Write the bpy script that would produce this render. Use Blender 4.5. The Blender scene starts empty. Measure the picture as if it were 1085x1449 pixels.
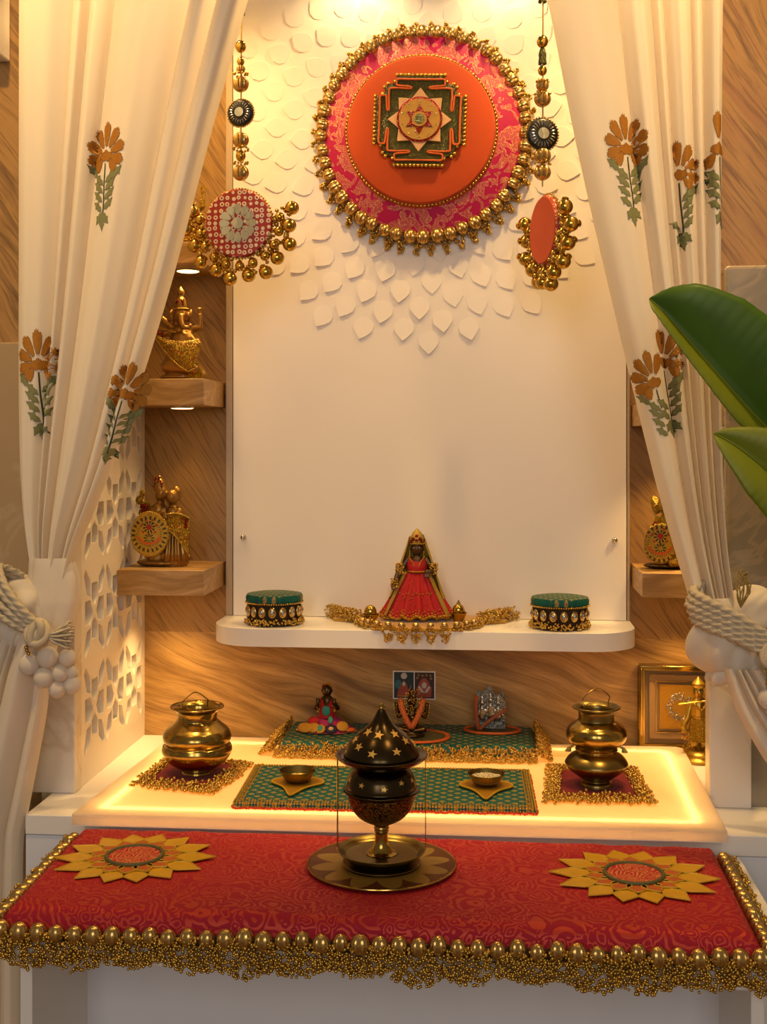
import bpy, bmesh, math, random
import numpy as np
from mathutils import Vector, Matrix, Euler, noise
from mathutils.geometry import tessellate_polygon
PI = math.pi
R = math.radians
SC = bpy.context.scene
COL = SC.collection
random.seed(7)

# ------------------------------------------------------------------ camera, world, lights, exposure
cam_d = bpy.data.cameras.new('camera')
cam = bpy.data.objects.new('camera', cam_d); COL.objects.link(cam)
cam.location = (0.1224, -2.1, 1.124)
cam.rotation_euler = (R(90), 0, R(5.293))
cam_d.sensor_fit = 'VERTICAL'; cam_d.sensor_height = 36.0
cam_d.lens = 1700/1449*36.0
cam_d.shift_y = -99.5/1449
cam_d.clip_start = 0.05
SC.camera = cam
SC.view_settings.view_transform = 'Standard'
SC.view_settings.look = 'None'
SC.view_settings.gamma = 1.0
SC.view_settings.use_curve_mapping = False
SC.view_settings.exposure = 0.08
world = bpy.data.worlds.new('room_air'); SC.world = world
world.use_nodes = True
bgn = world.node_tree.nodes['Background']
bgn.inputs[0].default_value = (0.92, 0.71, 0.48, 1); bgn.inputs[1].default_value = 0.20

def light(name, kind, loc, rot, energy, col, size=0.1, size_y=None, spot=None, blend=0.5):
    l = bpy.data.lights.new(name, kind); l.energy = energy; l.color = col
    if kind == 'AREA':
        l.shape = 'RECTANGLE' if size_y else 'DISK'; l.size = size
        if size_y: l.size_y = size_y
    else:
        l.shadow_soft_size = size
    if kind == 'SPOT':
        l.spot_size = R(spot); l.spot_blend = blend
    o = bpy.data.objects.new(name, l); COL.objects.link(o)
    o.location = loc; o.rotation_euler = tuple(R(a) for a in rot)
    return o
WARM = (1.0, 0.62, 0.22); WARM2 = (1.0, 0.68, 0.30); DAY = (1.0, 0.94, 0.90)
# two tall windows of the room behind the photographer
light('window_light', 'AREA', (-0.55, -4.2, 2.0), (80, 0, -8), 16, DAY, 0.7, 1.5)
light('window_light', 'AREA', (0.65, -4.2, 2.0), (80, 0, 8), 16, DAY, 0.7, 1.5)
# downlights in the canopy over the altar
light('canopy_downlight', 'SPOT', (-0.115, -0.095, 1.975), (6, 0, 0), 2.8, WARM2, 0.015, spot=125, blend=0.7)
light('canopy_downlight', 'SPOT', (0.145, -0.095, 1.975), (6, 0, 0), 2.8, WARM2, 0.015, spot=125, blend=0.7)
light('canopy_downlight', 'SPOT', (-0.40, -0.30, 2.05), (0, 0, 0), 19, WARM, 0.03, spot=120, blend=0.7)
light('canopy_downlight', 'SPOT', (0.34, -0.30, 2.05), (0, 0, 0), 19, WARM, 0.03, spot=120, blend=0.7)
# added spots to warm and brighten the curtains, not lamps of the room
light('added_curtain_spot', 'SPOT', (-0.60, -0.95, 2.35), (26, 0, 6), 46, WARM, 0.04, spot=62, blend=0.9)
light('added_curtain_spot', 'SPOT', (0.50, -0.95, 2.35), (26, 0, -4), 46, WARM, 0.04, spot=62, blend=0.9)

# ------------------------------------------------------------------ node helpers
def C(h):
    v = [int(h[i:i+2], 16)/255 for i in (0, 2, 4)]
    return tuple((x/12.92 if x <= 0.04045 else ((x+0.055)/1.055)**2.4) for x in v) + (1.0,)
class NT:
    def __init__(s, name):
        s.m = bpy.data.materials.new(name); s.m.use_nodes = True
        s.t = s.m.node_tree; s.n = s.t.nodes; s.l = s.t.links
        s.b = s.n['Principled BSDF']; s.out = s.n['Material Output']
    def node(s, typ, **kw):
        n = s.n.new(typ)
        for k, v in kw.items(): setattr(n, k, v)
        return n
    def put(s, sock, v):
        if hasattr(v, 'is_linked'): s.l.new(v, sock)
        else: sock.default_value = v
    def m_(s, op, *a):
        n = s.node('ShaderNodeMath', operation=op)
        for i, x in enumerate(a): s.put(n.inputs[i], x)
        return n.outputs[0]
    def obj(s):
        return s.node('ShaderNodeTexCoord').outputs['Object']
    def mapv(s, v, loc=(0,0,0), rot=(0,0,0), scale=(1,1,1)):
        n = s.node('ShaderNodeMapping'); s.l.new(v, n.inputs[0])
        n.inputs[1].default_value = loc; n.inputs[2].default_value = rot; n.inputs[3].default_value = scale
        return n.outputs[0]
    def sep(s, v):
        n = s.node('ShaderNodeSeparateXYZ'); s.l.new(v, n.inputs[0]); return n.outputs
    def comb(s, x, y, z):
        n = s.node('ShaderNodeCombineXYZ')
        for i, q in enumerate((x, y, z)): s.put(n.inputs[i], q)
        return n.outputs[0]
    def noise(s, v, scale, detail=3, rough=0.55, dist=0.0):
        n = s.node('ShaderNodeTexNoise'); s.l.new(v, n.inputs['Vector'])
        n.inputs['Scale'].default_value = scale; n.inputs['Detail'].default_value = detail
        n.inputs['Roughness'].default_value = rough; n.inputs['Distortion'].default_value = dist
        return n.outputs[0]
    def vor(s, v, scale, out='Distance', feature='F1', rnd=1.0):
        n = s.node('ShaderNodeTexVoronoi', feature=feature); s.l.new(v, n.inputs['Vector'])
        n.inputs['Scale'].default_value = scale; n.inputs['Randomness'].default_value = rnd
        return n.outputs[out]
    def ramp(s, f, stops, mode='LINEAR'):
        n = s.node('ShaderNodeValToRGB'); s.l.new(f, n.inputs[0]); cr = n.color_ramp; cr.interpolation = mode
        while len(cr.elements) < len(stops): cr.elements.new(0.5)
        for e, (p, c) in zip(cr.elements, stops): e.position = p; e.color = c
        return n.outputs[0]
    def mix(s, f, a, b):
        n = s.node('ShaderNodeMix', data_type='RGBA')
        s.put(n.inputs[0], f); s.put(n.inputs[6], a); s.put(n.inputs[7], b)
        return n.outputs[2]
    def bump(s, h, strength=0.3, dist=0.001):
        n = s.node('ShaderNodeBump'); n.inputs['Strength'].default_value = strength; n.inputs['Distance'].default_value = dist
        s.l.new(h, n.inputs['Height']); s.l.new(n.outputs[0], s.b.inputs['Normal'])
    def set(s, base=None, rough=None, metal=None, **kw):
        if base is not None: s.put(s.b.inputs['Base Color'], base)
        if rough is not None: s.put(s.b.inputs['Roughness'], rough)
        if metal is not None: s.put(s.b.inputs['Metallic'], metal)
        for k, v in kw.items(): s.put(s.b.inputs[k], v)
        return s
def step(t, f, a, b):            # smooth threshold of f between a and b
    n = t.node('ShaderNodeMapRange', interpolation_type='SMOOTHSTEP')
    t.put(n.inputs[0], f); n.inputs[1].default_value = a; n.inputs[2].default_value = b
    return n.outputs[0]
def simple(name, col, rough=0.5, metal=0.0, nscale=0, nbump=0.0, var=0.0, **kw):
    t = NT(name); c = C(col)
    if var or nbump:
        f = t.noise(t.obj(), nscale or 60, 4)
        if var:
            dark = tuple(x*(1-var) for x in c[:3]) + (1,)
            t.set(t.mix(f, dark, c), rough, metal)
        else: t.set(c, rough, metal)
        if nbump: t.bump(f, nbump)
    else: t.set(c, rough, metal)
    for k, v in kw.items(): t.put(t.b.inputs[k], v)
    return t.m

def wood(name, ang, light_c='c49a58', dark_c='775325', sc=1.0):
    t = NT(name); v = t.obj()
    v = t.mapv(v, rot=(0, R(ang), 0))
    warp = t.noise(t.mapv(v, scale=(2*sc, 2*sc, 5*sc)), 1.3, 2)
    x, y, z = t.sep(v)
    z2 = t.m_('ADD', z, t.m_('MULTIPLY', warp, 0.10))
    g = t.noise(t.comb(t.m_('MULTIPLY', x, 2.2*sc), t.m_('MULTIPLY', y, 8), t.m_('MULTIPLY', z2, 26*sc)), 1.6, 5, 0.62)
    fine = t.noise(t.comb(t.m_('MULTIPLY', x, 9*sc), t.m_('MULTIPLY', y, 30), t.m_('MULTIPLY', z2, 190*sc)), 1.4, 3, 0.6)
    base = t.ramp(g, [(0.30, C(dark_c)), (0.47, C('a27a41')), (0.66, C(light_c))])
    dark = t.mix(1.0, base, C(dark_c))
    col = t.mix(t.m_('MULTIPLY', step(t, fine, 0.48, 0.64), 0.5), base, dark)
    t.set(col, 0.42); t.bump(fine, 0.08)
    return t.m
M = {}
M['wood_low'] = wood('oak_veneer_low', -20)
M['wood_high'] = wood('oak_veneer_high', 128, '9a733e', '5a3c1a')
M['wood_shelf'] = wood('oak_shelf', 8, 'c9a06a', '91683a', 1.3)
M['wood_side'] = wood('oak_side', -55, '94683b', '5c3a1c')
M['floor'] = wood('oak_floor', 5, '9a6a3a', '5b371a')
M['white'] = simple('white_lacquer', 'e9e3dc', 0.35, nscale=6, var=0.03)
M['panel'] = simple('white_panel', 'ebe2d7', 0.45, nscale=5, var=0.03)
M['jali'] = simple('white_jali', 'efe6d8', 0.4, nscale=9, var=0.03)
M['grey'] = simple('recess_white', 'dcdde2', 0.45, nscale=5, var=0.04)
M['steel'] = simple('steel', 'c9c4ba', 0.2, 1.0, 40, 0.0, 0.06)
def fabric(name, col, trans=0.3, wr=900):
    t = NT(name); v = t.obj()
    f = t.noise(v, 7, 3)
    c = C(col); d = tuple(x*0.95 for x in c[:3])+(1,)
    t.set(t.mix(f, d, c), 0.8)
    t.put(t.b.inputs['Sheen Weight'], 0.15)
    t.bump(t.noise(v, wr, 2), 0.12, 0.0005)
    tr = t.node('ShaderNodeBsdfTranslucent'); tr.inputs[0].default_value = c
    mx = t.node('ShaderNodeMixShader'); mx.inputs[0].default_value = trans
    t.l.new(t.b.outputs[0], mx.inputs[1]); t.l.new(tr.outputs[0], mx.inputs[2]); t.l.new(mx.outputs[0], t.out.inputs[0])
    return t.m
M['curtain'] = fabric('ivory_satin', 'efe4d2', 0.28)
M['petal'] = simple('print_ochre', 'bd7a16', 0.75, nscale=300, var=0.45)
M['petal_edge'] = simple('print_brown', '5a3208', 0.8, nscale=200, var=0.2)
M['leafprint'] = simple('print_green', '8a8a58', 0.8, nscale=200, var=0.3)
M['leaf_edge'] = simple('print_dark_green', '3c4430', 0.8, nscale=200, var=0.2)
def marble(name, col, rough, coat=0.0):
    t = NT(name); v = t.obj()
    n = t.noise(v, 4, 5, 0.6, 1.2)
    vein = step(t, t.m_('ABSOLUTE', t.m_('SUBTRACT', n, 0.5)), 0.03, 0.0)
    c = C(col); base = t.mix(t.noise(v, 9, 4), tuple(x*0.82 for x in c[:3])+(1,), c)
    t.set(t.mix(t.m_('MULTIPLY', vein, 0.4), base, C('b59f86')), rough)
    t.put(t.b.inputs['Coat Weight'], coat); t.put(t.b.inputs['Coat Roughness'], 0.05)
    t.bump(t.noise(v, 14, 3), 0.15, 0.004)
    return t.m
M['shaded_beige_marble'] = marble('shaded_beige_marble', 'a98f6c', 0.3)  # beige marble with its shade put into the base colour
M['strip'] = simple('tan_strip', 'b59f84', 0.4, 0.2, 30, 0.0, 0.2)
M['marble'] = marble('white_marble', 'e8dfd2', 0.28)
M['gloss_marble'] = marble('glossy_grey_marble', '8f8474', 0.15, 1.0)
M['gold'] = simple('antique_gold', 'd6ae4e', 0.27, 1.0, 90, 0.05, 0.35)
M['pearl'] = simple('gold_pearl', 'd0ab66', 0.26, 0.9, 160, 0.04, 0.25)
M['glassgold'] = simple('amber_gold_bell', 'd2aa4c', 0.14, 1.0, 50, 0.0, 0.25)
M['bead'] = simple('gold_bead', 'd4ac50', 0.24, 0.9, 200, 0.0, 0.3)
M['beadback'] = simple('dark_thread', '3a2810', 0.9, 0, 300, 0.3, 0.4)
M['brass'] = simple('brass', 'ae8f48', 0.20, 1.0, 14, 0.03, 0.22)
M['brass_dull'] = simple('aged_brass', '8f7a44', 0.30, 1.0, 20, 0.04, 0.35)
M['bronze'] = simple('dark_bronze', '4a3c28', 0.24, 1.0, 18, 0.03, 0.25)
M['star'] = simple('lit_star_hole', 'f0c060', 0.45, 0.6, 60, 0.0, 0.15)  # bright gold stands in for the lit inside behind star openings
M['silver'] = simple('silver', 'c9c9c4', 0.25, 1.0, 300, 0.3, 0.35)
M['mirror'] = simple('mirror_glass', 'b4c4d2', 0.06, 1.0, 20, 0.0, 0.05)  # bluish tint puts a cool room reflection into the colour
M['black'] = simple('black_enamel', '17120e', 0.35, 0, 80, 0.0, 0.3)
M['rope'] = simple('cream_rope', 'd8c7a8', 0.9, 0, 900, 0.8, 0.35)
M['thread'] = simple('gold_thread', 'b89a55', 0.5, 0.4, 500, 0.5, 0.4)
M['dark_thread'] = simple('green_gold_thread', '6e6a3c', 0.6, 0.3, 500, 0.5, 0.6)
M['red_velvet'] = simple('maroon_velvet', '840816', 0.9, 0, 160, 0.3, 0.45, **{'Sheen Weight': 0.05})
M['red_cloth'] = simple('scarlet_cloth', 'b80d12', 0.75, 0, 120, 0.2, 0.3)
M['orange_velvet'] = simple('orange_velvet', 'c4480a', 0.85, 0, 900, 0.25, 0.15, **{'Sheen Weight': 0.08})
M['orange'] = simple('orange_cord', 'd8611a', 0.7, 0, 400, 0.4, 0.3)
M['garland'] = simple('orange_garland', 'c4622c', 0.6, 0, 500, 0.8, 0.5)
M['red_fringe'] = simple('red_fringe', 'd23a1a', 0.8, 0, 500, 0.8, 0.5)
M['yellow_satin'] = simple('yellow_satin', 'c8920c', 0.5, 0, 500, 0.5, 0.4, **{'Sheen Weight': 0.3})
M['gold_leaf'] = simple('gold_zari', 'c48f25', 0.45, 0.55, 420, 0.7, 0.4)
M['lotus'] = simple('mustard_satin', 'dfa81a', 0.34, 0.1, 60, 0.25, 0.35)
M['lotus_edge'] = simple('mustard_piping', 'd8ac2c', 0.45, 0.3, 500, 0.3, 0.3)
M['inner_petal'] = simple('rust_satin', 'c4621c', 0.5, 0.1, 80, 0.3, 0.35)
M['veil'] = simple('gold_gauze', 'c9a640', 0.45, 0.4, 700, 0.8, 0.5)
M['idol_gold'] = simple('gold_painted_clay', 'd0a63c', 0.30, 0.75, 120, 0.25, 0.45)
M['idol_brown'] = simple('bronze_painted_clay', 'a87a36', 0.33, 0.65, 90, 0.2, 0.4)
M['idol_dark'] = simple('dark_idol_metal', '5b4526', 0.3, 0.9, 200, 0.3, 0.5)
M['skin'] = simple('dark_stone_skin', '55391f', 0.4, 0.2, 100, 0.1, 0.3)
M['white_paper'] = simple('card_white', 'e4ddd4', 0.6, 0, 20, 0.0, 0.03)
M['seed'] = simple('grain', 'd8c8a0', 0.8, 0, 400, 0.5, 0.4)
M['kumkum'] = simple('kumkum', '7a2412', 0.9, 0, 400, 0.5, 0.4)
M['magenta'] = simple('magenta_cloth', 'b3125e', 0.7, 0, 300, 0.4, 0.35)
M['teal'] = simple('teal_thread', '2f9c86', 0.6, 0, 400, 0.6, 0.3)
M['mustard'] = simple('mustard_embroidery', 'cf9422', 0.6, 0.2, 400, 0.7, 0.4)
M['navy'] = simple('navy_patch', '1d1730', 0.7, 0, 300, 0.5, 0.4)
M['peach'] = simple('peach_felt', 'dcab78', 0.9, 0, 500, 0.4, 0.15)
M['lampglass'] = None
def glitter(name, a, b, c, sc):      # painted / beaded ornament, mottled in three tones
    t = NT(name); v = t.obj()
    d = t.vor(v, sc, 'Distance'); col = t.vor(v, sc*0.55, 'Color')
    r = t.sep(col)[0]
    base = t.ramp(r, [(0.0, C(a)), (0.62, C(a)), (0.72, C(b)), (0.86, C(c))], 'CONSTANT')
    t.set(t.mix(step(t, d, 0.25, 0.6), base, tuple(x*0.35 for x in C(a)[:3])+(1,)), 0.3, 0.55)
    t.bump(t.m_('MULTIPLY', d, -1.0), 0.9, 0.002)
    return t.m
M['gold_red'] = glitter('gold_with_red_stones', 'cda01e', 'b3201a', 'd8b832', 480)
M['gold_glit'] = glitter('gold_glitter', 'd4a51f', 'e2bb3a', 'b98618', 620)
M['gold_green'] = glitter('gold_with_green_stones', 'c99f22', '3f5a22', 'b5281c', 420)
M['red_stone'] = glitter('red_stones', 'b32818', 'd8641c', '7c1410', 600)
M['silver_relief'] = glitter('silver_relief', 'c4c4bc', '3b372e', 'e0ded6', 380)
M['green_zari'] = glitter('green_gold_zari', '6f7242', '8f8a52', '4e5a38', 900)
def shield(name):                    # painted disc: rings, rosette and an orange crescent, round the object's own centre
    t = NT(name); x, y, z = t.sep(t.obj())
    r = t.m_('SQRT', t.m_('ADD', t.m_('MULTIPLY', x, x), t.m_('MULTIPLY', z, z)))
    a = t.m_('ARCTAN2', z, x)
    rn = t.m_('DIVIDE', r, 0.034)
    petal = t.m_('SINE', t.m_('MULTIPLY', a, 22.0))
    rim = t.m_('MULTIPLY', step(t, rn, 0.70, 0.74), step(t, rn, 0.92, 0.88))
    dots = t.m_('MULTIPLY', rim, step(t, petal, 0.1, 0.4))
    zz = t.m_('SUBTRACT', z, 0.012)
    r2 = t.m_('SQRT', t.m_('ADD', t.m_('MULTIPLY', x, x), t.m_('MULTIPLY', zz, zz)))
    ros = t.m_('MULTIPLY', step(t, r2, 0.011, 0.010), step(t, t.m_('SINE', t.m_('MULTIPLY', t.m_('ARCTAN2', zz, x), 10.0)), -0.1, 0.2))
    core = step(t, r2, 0.0048, 0.0042)
    zc = t.m_('SUBTRACT', z, 0.004)
    r3 = t.m_('SQRT', t.m_('ADD', t.m_('MULTIPLY', x, x), t.m_('MULTIPLY', zc, zc)))
    cres = t.m_('MULTIPLY', t.m_('MULTIPLY', step(t, r3, 0.0175, 0.0185), step(t, r3, 0.0225, 0.0215)), step(t, z, -0.002, -0.006))
    zl = t.m_('ADD', z, 0.0075)
    r4 = t.m_('SQRT', t.m_('ADD', t.m_('MULTIPLY', x, x), t.m_('MULTIPLY', zl, zl)))
    ros2 = t.m_('MULTIPLY', t.m_('MULTIPLY', step(t, r4, 0.0095, 0.0088), step(t, r4, 0.003, 0.0036)), step(t, t.m_('SINE', t.m_('MULTIPLY', t.m_('ARCTAN2', zl, x), 9.0)), -0.2, 0.2))
    mid = t.m_('MULTIPLY', t.m_('MULTIPLY', step(t, rn, 0.52, 0.55), step(t, rn, 0.66, 0.63)), step(t, t.m_('SINE', t.m_('MULTIPLY', a, 34.0)), 0.0, 0.3))
    redp = t.m_('MULTIPLY', t.m_('MULTIPLY', step(t, r2, 0.0112, 0.0120), step(t, r2, 0.0150, 0.0140)), step(t, t.m_('SINE', t.m_('MULTIPLY', t.m_('ARCTAN2', zz, x), 7.0)), 0.2, 0.5))
    n = t.vor(t.obj(), 700, 'Distance')
    col = t.mix(step(t, n, 0.3, 0.6), C('d2a722'), C('a47a14'))
    col = t.mix(mid, col, C('6a6420')); col = t.mix(redp, col, C('a8301c')); col = t.mix(ros2, col, C('2f4a26'))
    col = t.mix(dots, col, C('3c3a16')); col = t.mix(ros, col, C('2c2416'))
    col = t.mix(core, col, C('a8281c')); col = t.mix(cres, col, C('cf5a1a'))
    t.set(col, 0.33, 0.35); t.bump(n, 0.5, 0.001)
    return t.m
M['shield'] = shield('painted_shield')
def brocade(name, base, pat, sc, seed=0, metal=0.25, red_side=None):
    t = NT(name); v = t.mapv(t.obj(), loc=(seed, seed*0.7, 0))
    w = t.noise(v, sc*1.3, 2)
    vn = t.node('ShaderNodeVectorMath', operation='ADD'); t.l.new(v, vn.inputs[0])
    t.l.new(t.mapv(t.comb(w, t.noise(v, sc*1.9, 2), 0.0), scale=(0.6/sc,)*3), vn.inputs[1])
    d = t.vor(vn.outputs[0], sc, 'Distance')
    s1 = t.m_('SINE', t.m_('MULTIPLY', d, 42.0))
    d2 = t.vor(vn.outputs[0], sc*3.1, 'Distance')
    s2 = t.m_('SINE', t.m_('MULTIPLY', d2, 22.0))
    sel = step(t, t.noise(v, sc*1.1, 1), 0.45, 0.55)
    p = t.mix(sel, t.comb(s1, s1, s1), t.comb(s2, s2, s2))
    f = step(t, t.sep(p)[0], 0.05, 0.35)
    weave = t.noise(t.mapv(v, scale=(1, 1, 1)), 1400, 1)
    col = t.mix(f, C(base), C(pat))
    t.set(col, t.m_('SUBTRACT', 0.72, t.m_('MULTIPLY', f, 0.25)), t.m_('MULTIPLY', f, metal))
    t.put(t.b.inputs['Specular IOR Level'], 0.3)
    t.bump(t.m_('ADD', t.m_('MULTIPLY', f, 0.6), t.m_('MULTIPLY', weave, 0.4)), 0.25, 0.0008)
    return t.m
M['red_brocade'] = brocade('crimson_brocade', '9c0b24', 'b5341f', 22, 0.31)
M['medal_brocade'] = brocade('crimson_gold_brocade', 'b0122a', 'c98848', 42, 0.2)
def pink(name):
    t = NT(name); v = t.obj()
    n = t.noise(v, 42, 2, 0.5, 1.4); blob = step(t, n, 0.47, 0.53)
    dots = step(t, t.vor(v, 420, 'Distance'), 0.42, 0.28)
    hole = step(t, t.m_('ABSOLUTE', t.m_('SUBTRACT', n, 0.5)), 0.018, 0.008)
    f = t.m_('MAXIMUM', t.m_('MULTIPLY', blob, t.m_('ADD', 0.25, t.m_('MULTIPLY', dots, 0.75))), hole)
    t.set(t.mix(f, C('ae0a4c'), C('cf9268')), 0.5, t.m_('MULTIPLY', f, 0.3))
    t.put(t.b.inputs['Specular IOR Level'], 0.3)
    t.bump(f, 0.25, 0.0008)
    return t.m
M['pink_brocade'] = pink('magenta_brocade')
def lattice(name, base, line, gold, per, squash=1.0):     # diamond net with a small motif in every cell
    t = NT(name); x, y, z = t.sep(t.obj())
    y = t.m_('MULTIPLY', y, squash)
    a = t.m_('DIVIDE', t.m_('ADD', x, y), per); b = t.m_('DIVIDE', t.m_('SUBTRACT', x, y), per)
    fa = t.m_('ABSOLUTE', t.m_('SUBTRACT', t.m_('FRACT', a), 0.5)); fb = t.m_('ABSOLUTE', t.m_('SUBTRACT', t.m_('FRACT', b), 0.5))
    mx = t.m_('MAXIMUM', fa, fb)
    net = step(t, mx, 0.43, 0.46)
    n = t.noise(t.obj(), 700, 2)
    mot = t.m_('MULTIPLY', step(t, mx, 0.27, 0.23), step(t, n, 0.38, 0.52))
    core = step(t, mx, 0.08, 0.06)
    col = t.mix(net, C(base), C(line)); col = t.mix(mot, col, C(gold)); col = t.mix(core, col, C(base))
    t.set(col, 0.55, t.m_('MULTIPLY', mot, 0.3)); t.put(t.b.inputs['Specular IOR Level'], 0.25)
    t.bump(t.m_('ADD', mot, t.m_('MULTIPLY', n, 0.3)), 0.3, 0.0008)
    return t.m
M['green_brocade'] = lattice('teal_brocade', '0f5a52', '123f4a', 'b08a2e', 0.020)
M['green_stool'] = lattice('teal_stool_brocade', '0c5748', '10484a', 'b3863a', 0.016)
def polka(name):                     # red cloth printed with small white rings
    t = NT(name); v = t.obj()
    d = t.vor(t.mapv(v, scale=(1, 0.001, 1)), 105, 'Distance', rnd=0.28)
    ring = t.m_('MULTIPLY', step(t, d, 0.16, 0.22), step(t, d, 0.42, 0.34))
    t.set(t.mix(ring, C('961c12'), C('d8c6ac')), 0.6); t.bump(ring, 0.3, 0.0006)
    return t.m
M['polka'] = polka('red_ring_print')
def engraved(name):
    t = NT(name); v = t.obj()
    n = t.noise(v, 130, 2, 0.5, 2.5)
    f = step(t, t.m_('ABSOLUTE', t.m_('SUBTRACT', n, 0.5)), 0.02, 0.06)
    t.set(t.mix(f, C('a07a35'), C('2c2113')), 0.4, 0.9); t.bump(f, 0.4, 0.0008)
    return t.m
M['engraved'] = engraved('engraved_brass')
def tray(name):                      # brass tray etched with a ring of petals
    t = NT(name); x, y, z = t.sep(t.obj())
    r = t.m_('SQRT', t.m_('ADD', t.m_('MULTIPLY', x, x), t.m_('MULTIPLY', y, y)))
    a = t.m_('ARCTAN2', y, x)
    w = t.m_('ABSOLUTE', t.m_('SINE', t.m_('MULTIPLY', a, 6.0)))
    lim = t.m_('ADD', 0.058, t.m_('MULTIPLY', w, 0.027))
    f = step(t, t.m_('SUBTRACT', lim, r), -0.001, 0.001)
    n = t.noise(t.obj(), 60, 3)
    col = t.mix(f, C('6e3c1e'), C('a8863e'))
    t.set(t.mix(t.m_('MULTIPLY', n, 0.25), col, C('6e5228')), 0.38, 0.6); t.bump(f, 0.5, 0.001)
    return t.m
M['tray'] = tray('etched_tray')
def leafm(name, a, b):
    t = NT(name); v = t.obj()
    t.set(t.mix(t.noise(v, 18, 3), C(a), C(b)), 0.5)
    tr = t.node('ShaderNodeBsdfTranslucent'); tr.inputs[0].default_value = C(b)
    mx = t.node('ShaderNodeMixShader'); mx.inputs[0].default_value = 0.25
    t.l.new(t.b.outputs[0], mx.inputs[1]); t.l.new(tr.outputs[0], mx.inputs[2]); t.l.new(mx.outputs[0], t.out.inputs[0])
    return t.m
M['leaf'] = leafm('banana_leaf', '365a0e', '587c12')
M['leaf_light'] = leafm('banana_leaf_light', '6a7810', '8a9218')
def emit(name, col, k):
    t = NT(name); t.set(C('fff2dd'), 0.5)
    t.put(t.b.inputs['Emission Color'], C(col)); t.put(t.b.inputs['Emission Strength'], k)
    return t.m
M['lampglass'] = emit('lamp_lens', 'ffc878', 6.0)
M['led'] = emit('led_strip', 'ffd288', 12.0)
M['added_glow'] = emit('added_glow', 'ffb44e', 1.1)  # added emitter to lift the glow in the slab's middle
def acrylic(name):                   # opal acrylic sheet: lets the light of the strip below through
    t = NT(name); t.set(C('f4ead8'), 0.25)
    tr = t.node('ShaderNodeBsdfTranslucent'); tr.inputs[0].default_value = C('fff3df')
    mx = t.node('ShaderNodeMixShader'); mx.inputs[0].default_value = 0.55
    t.l.new(t.b.outputs[0], mx.inputs[1]); t.l.new(tr.outputs[0], mx.inputs[2]); t.l.new(mx.outputs[0], t.out.inputs[0])
    return t.m
M['acrylic'] = acrylic('opal_acrylic')

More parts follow.
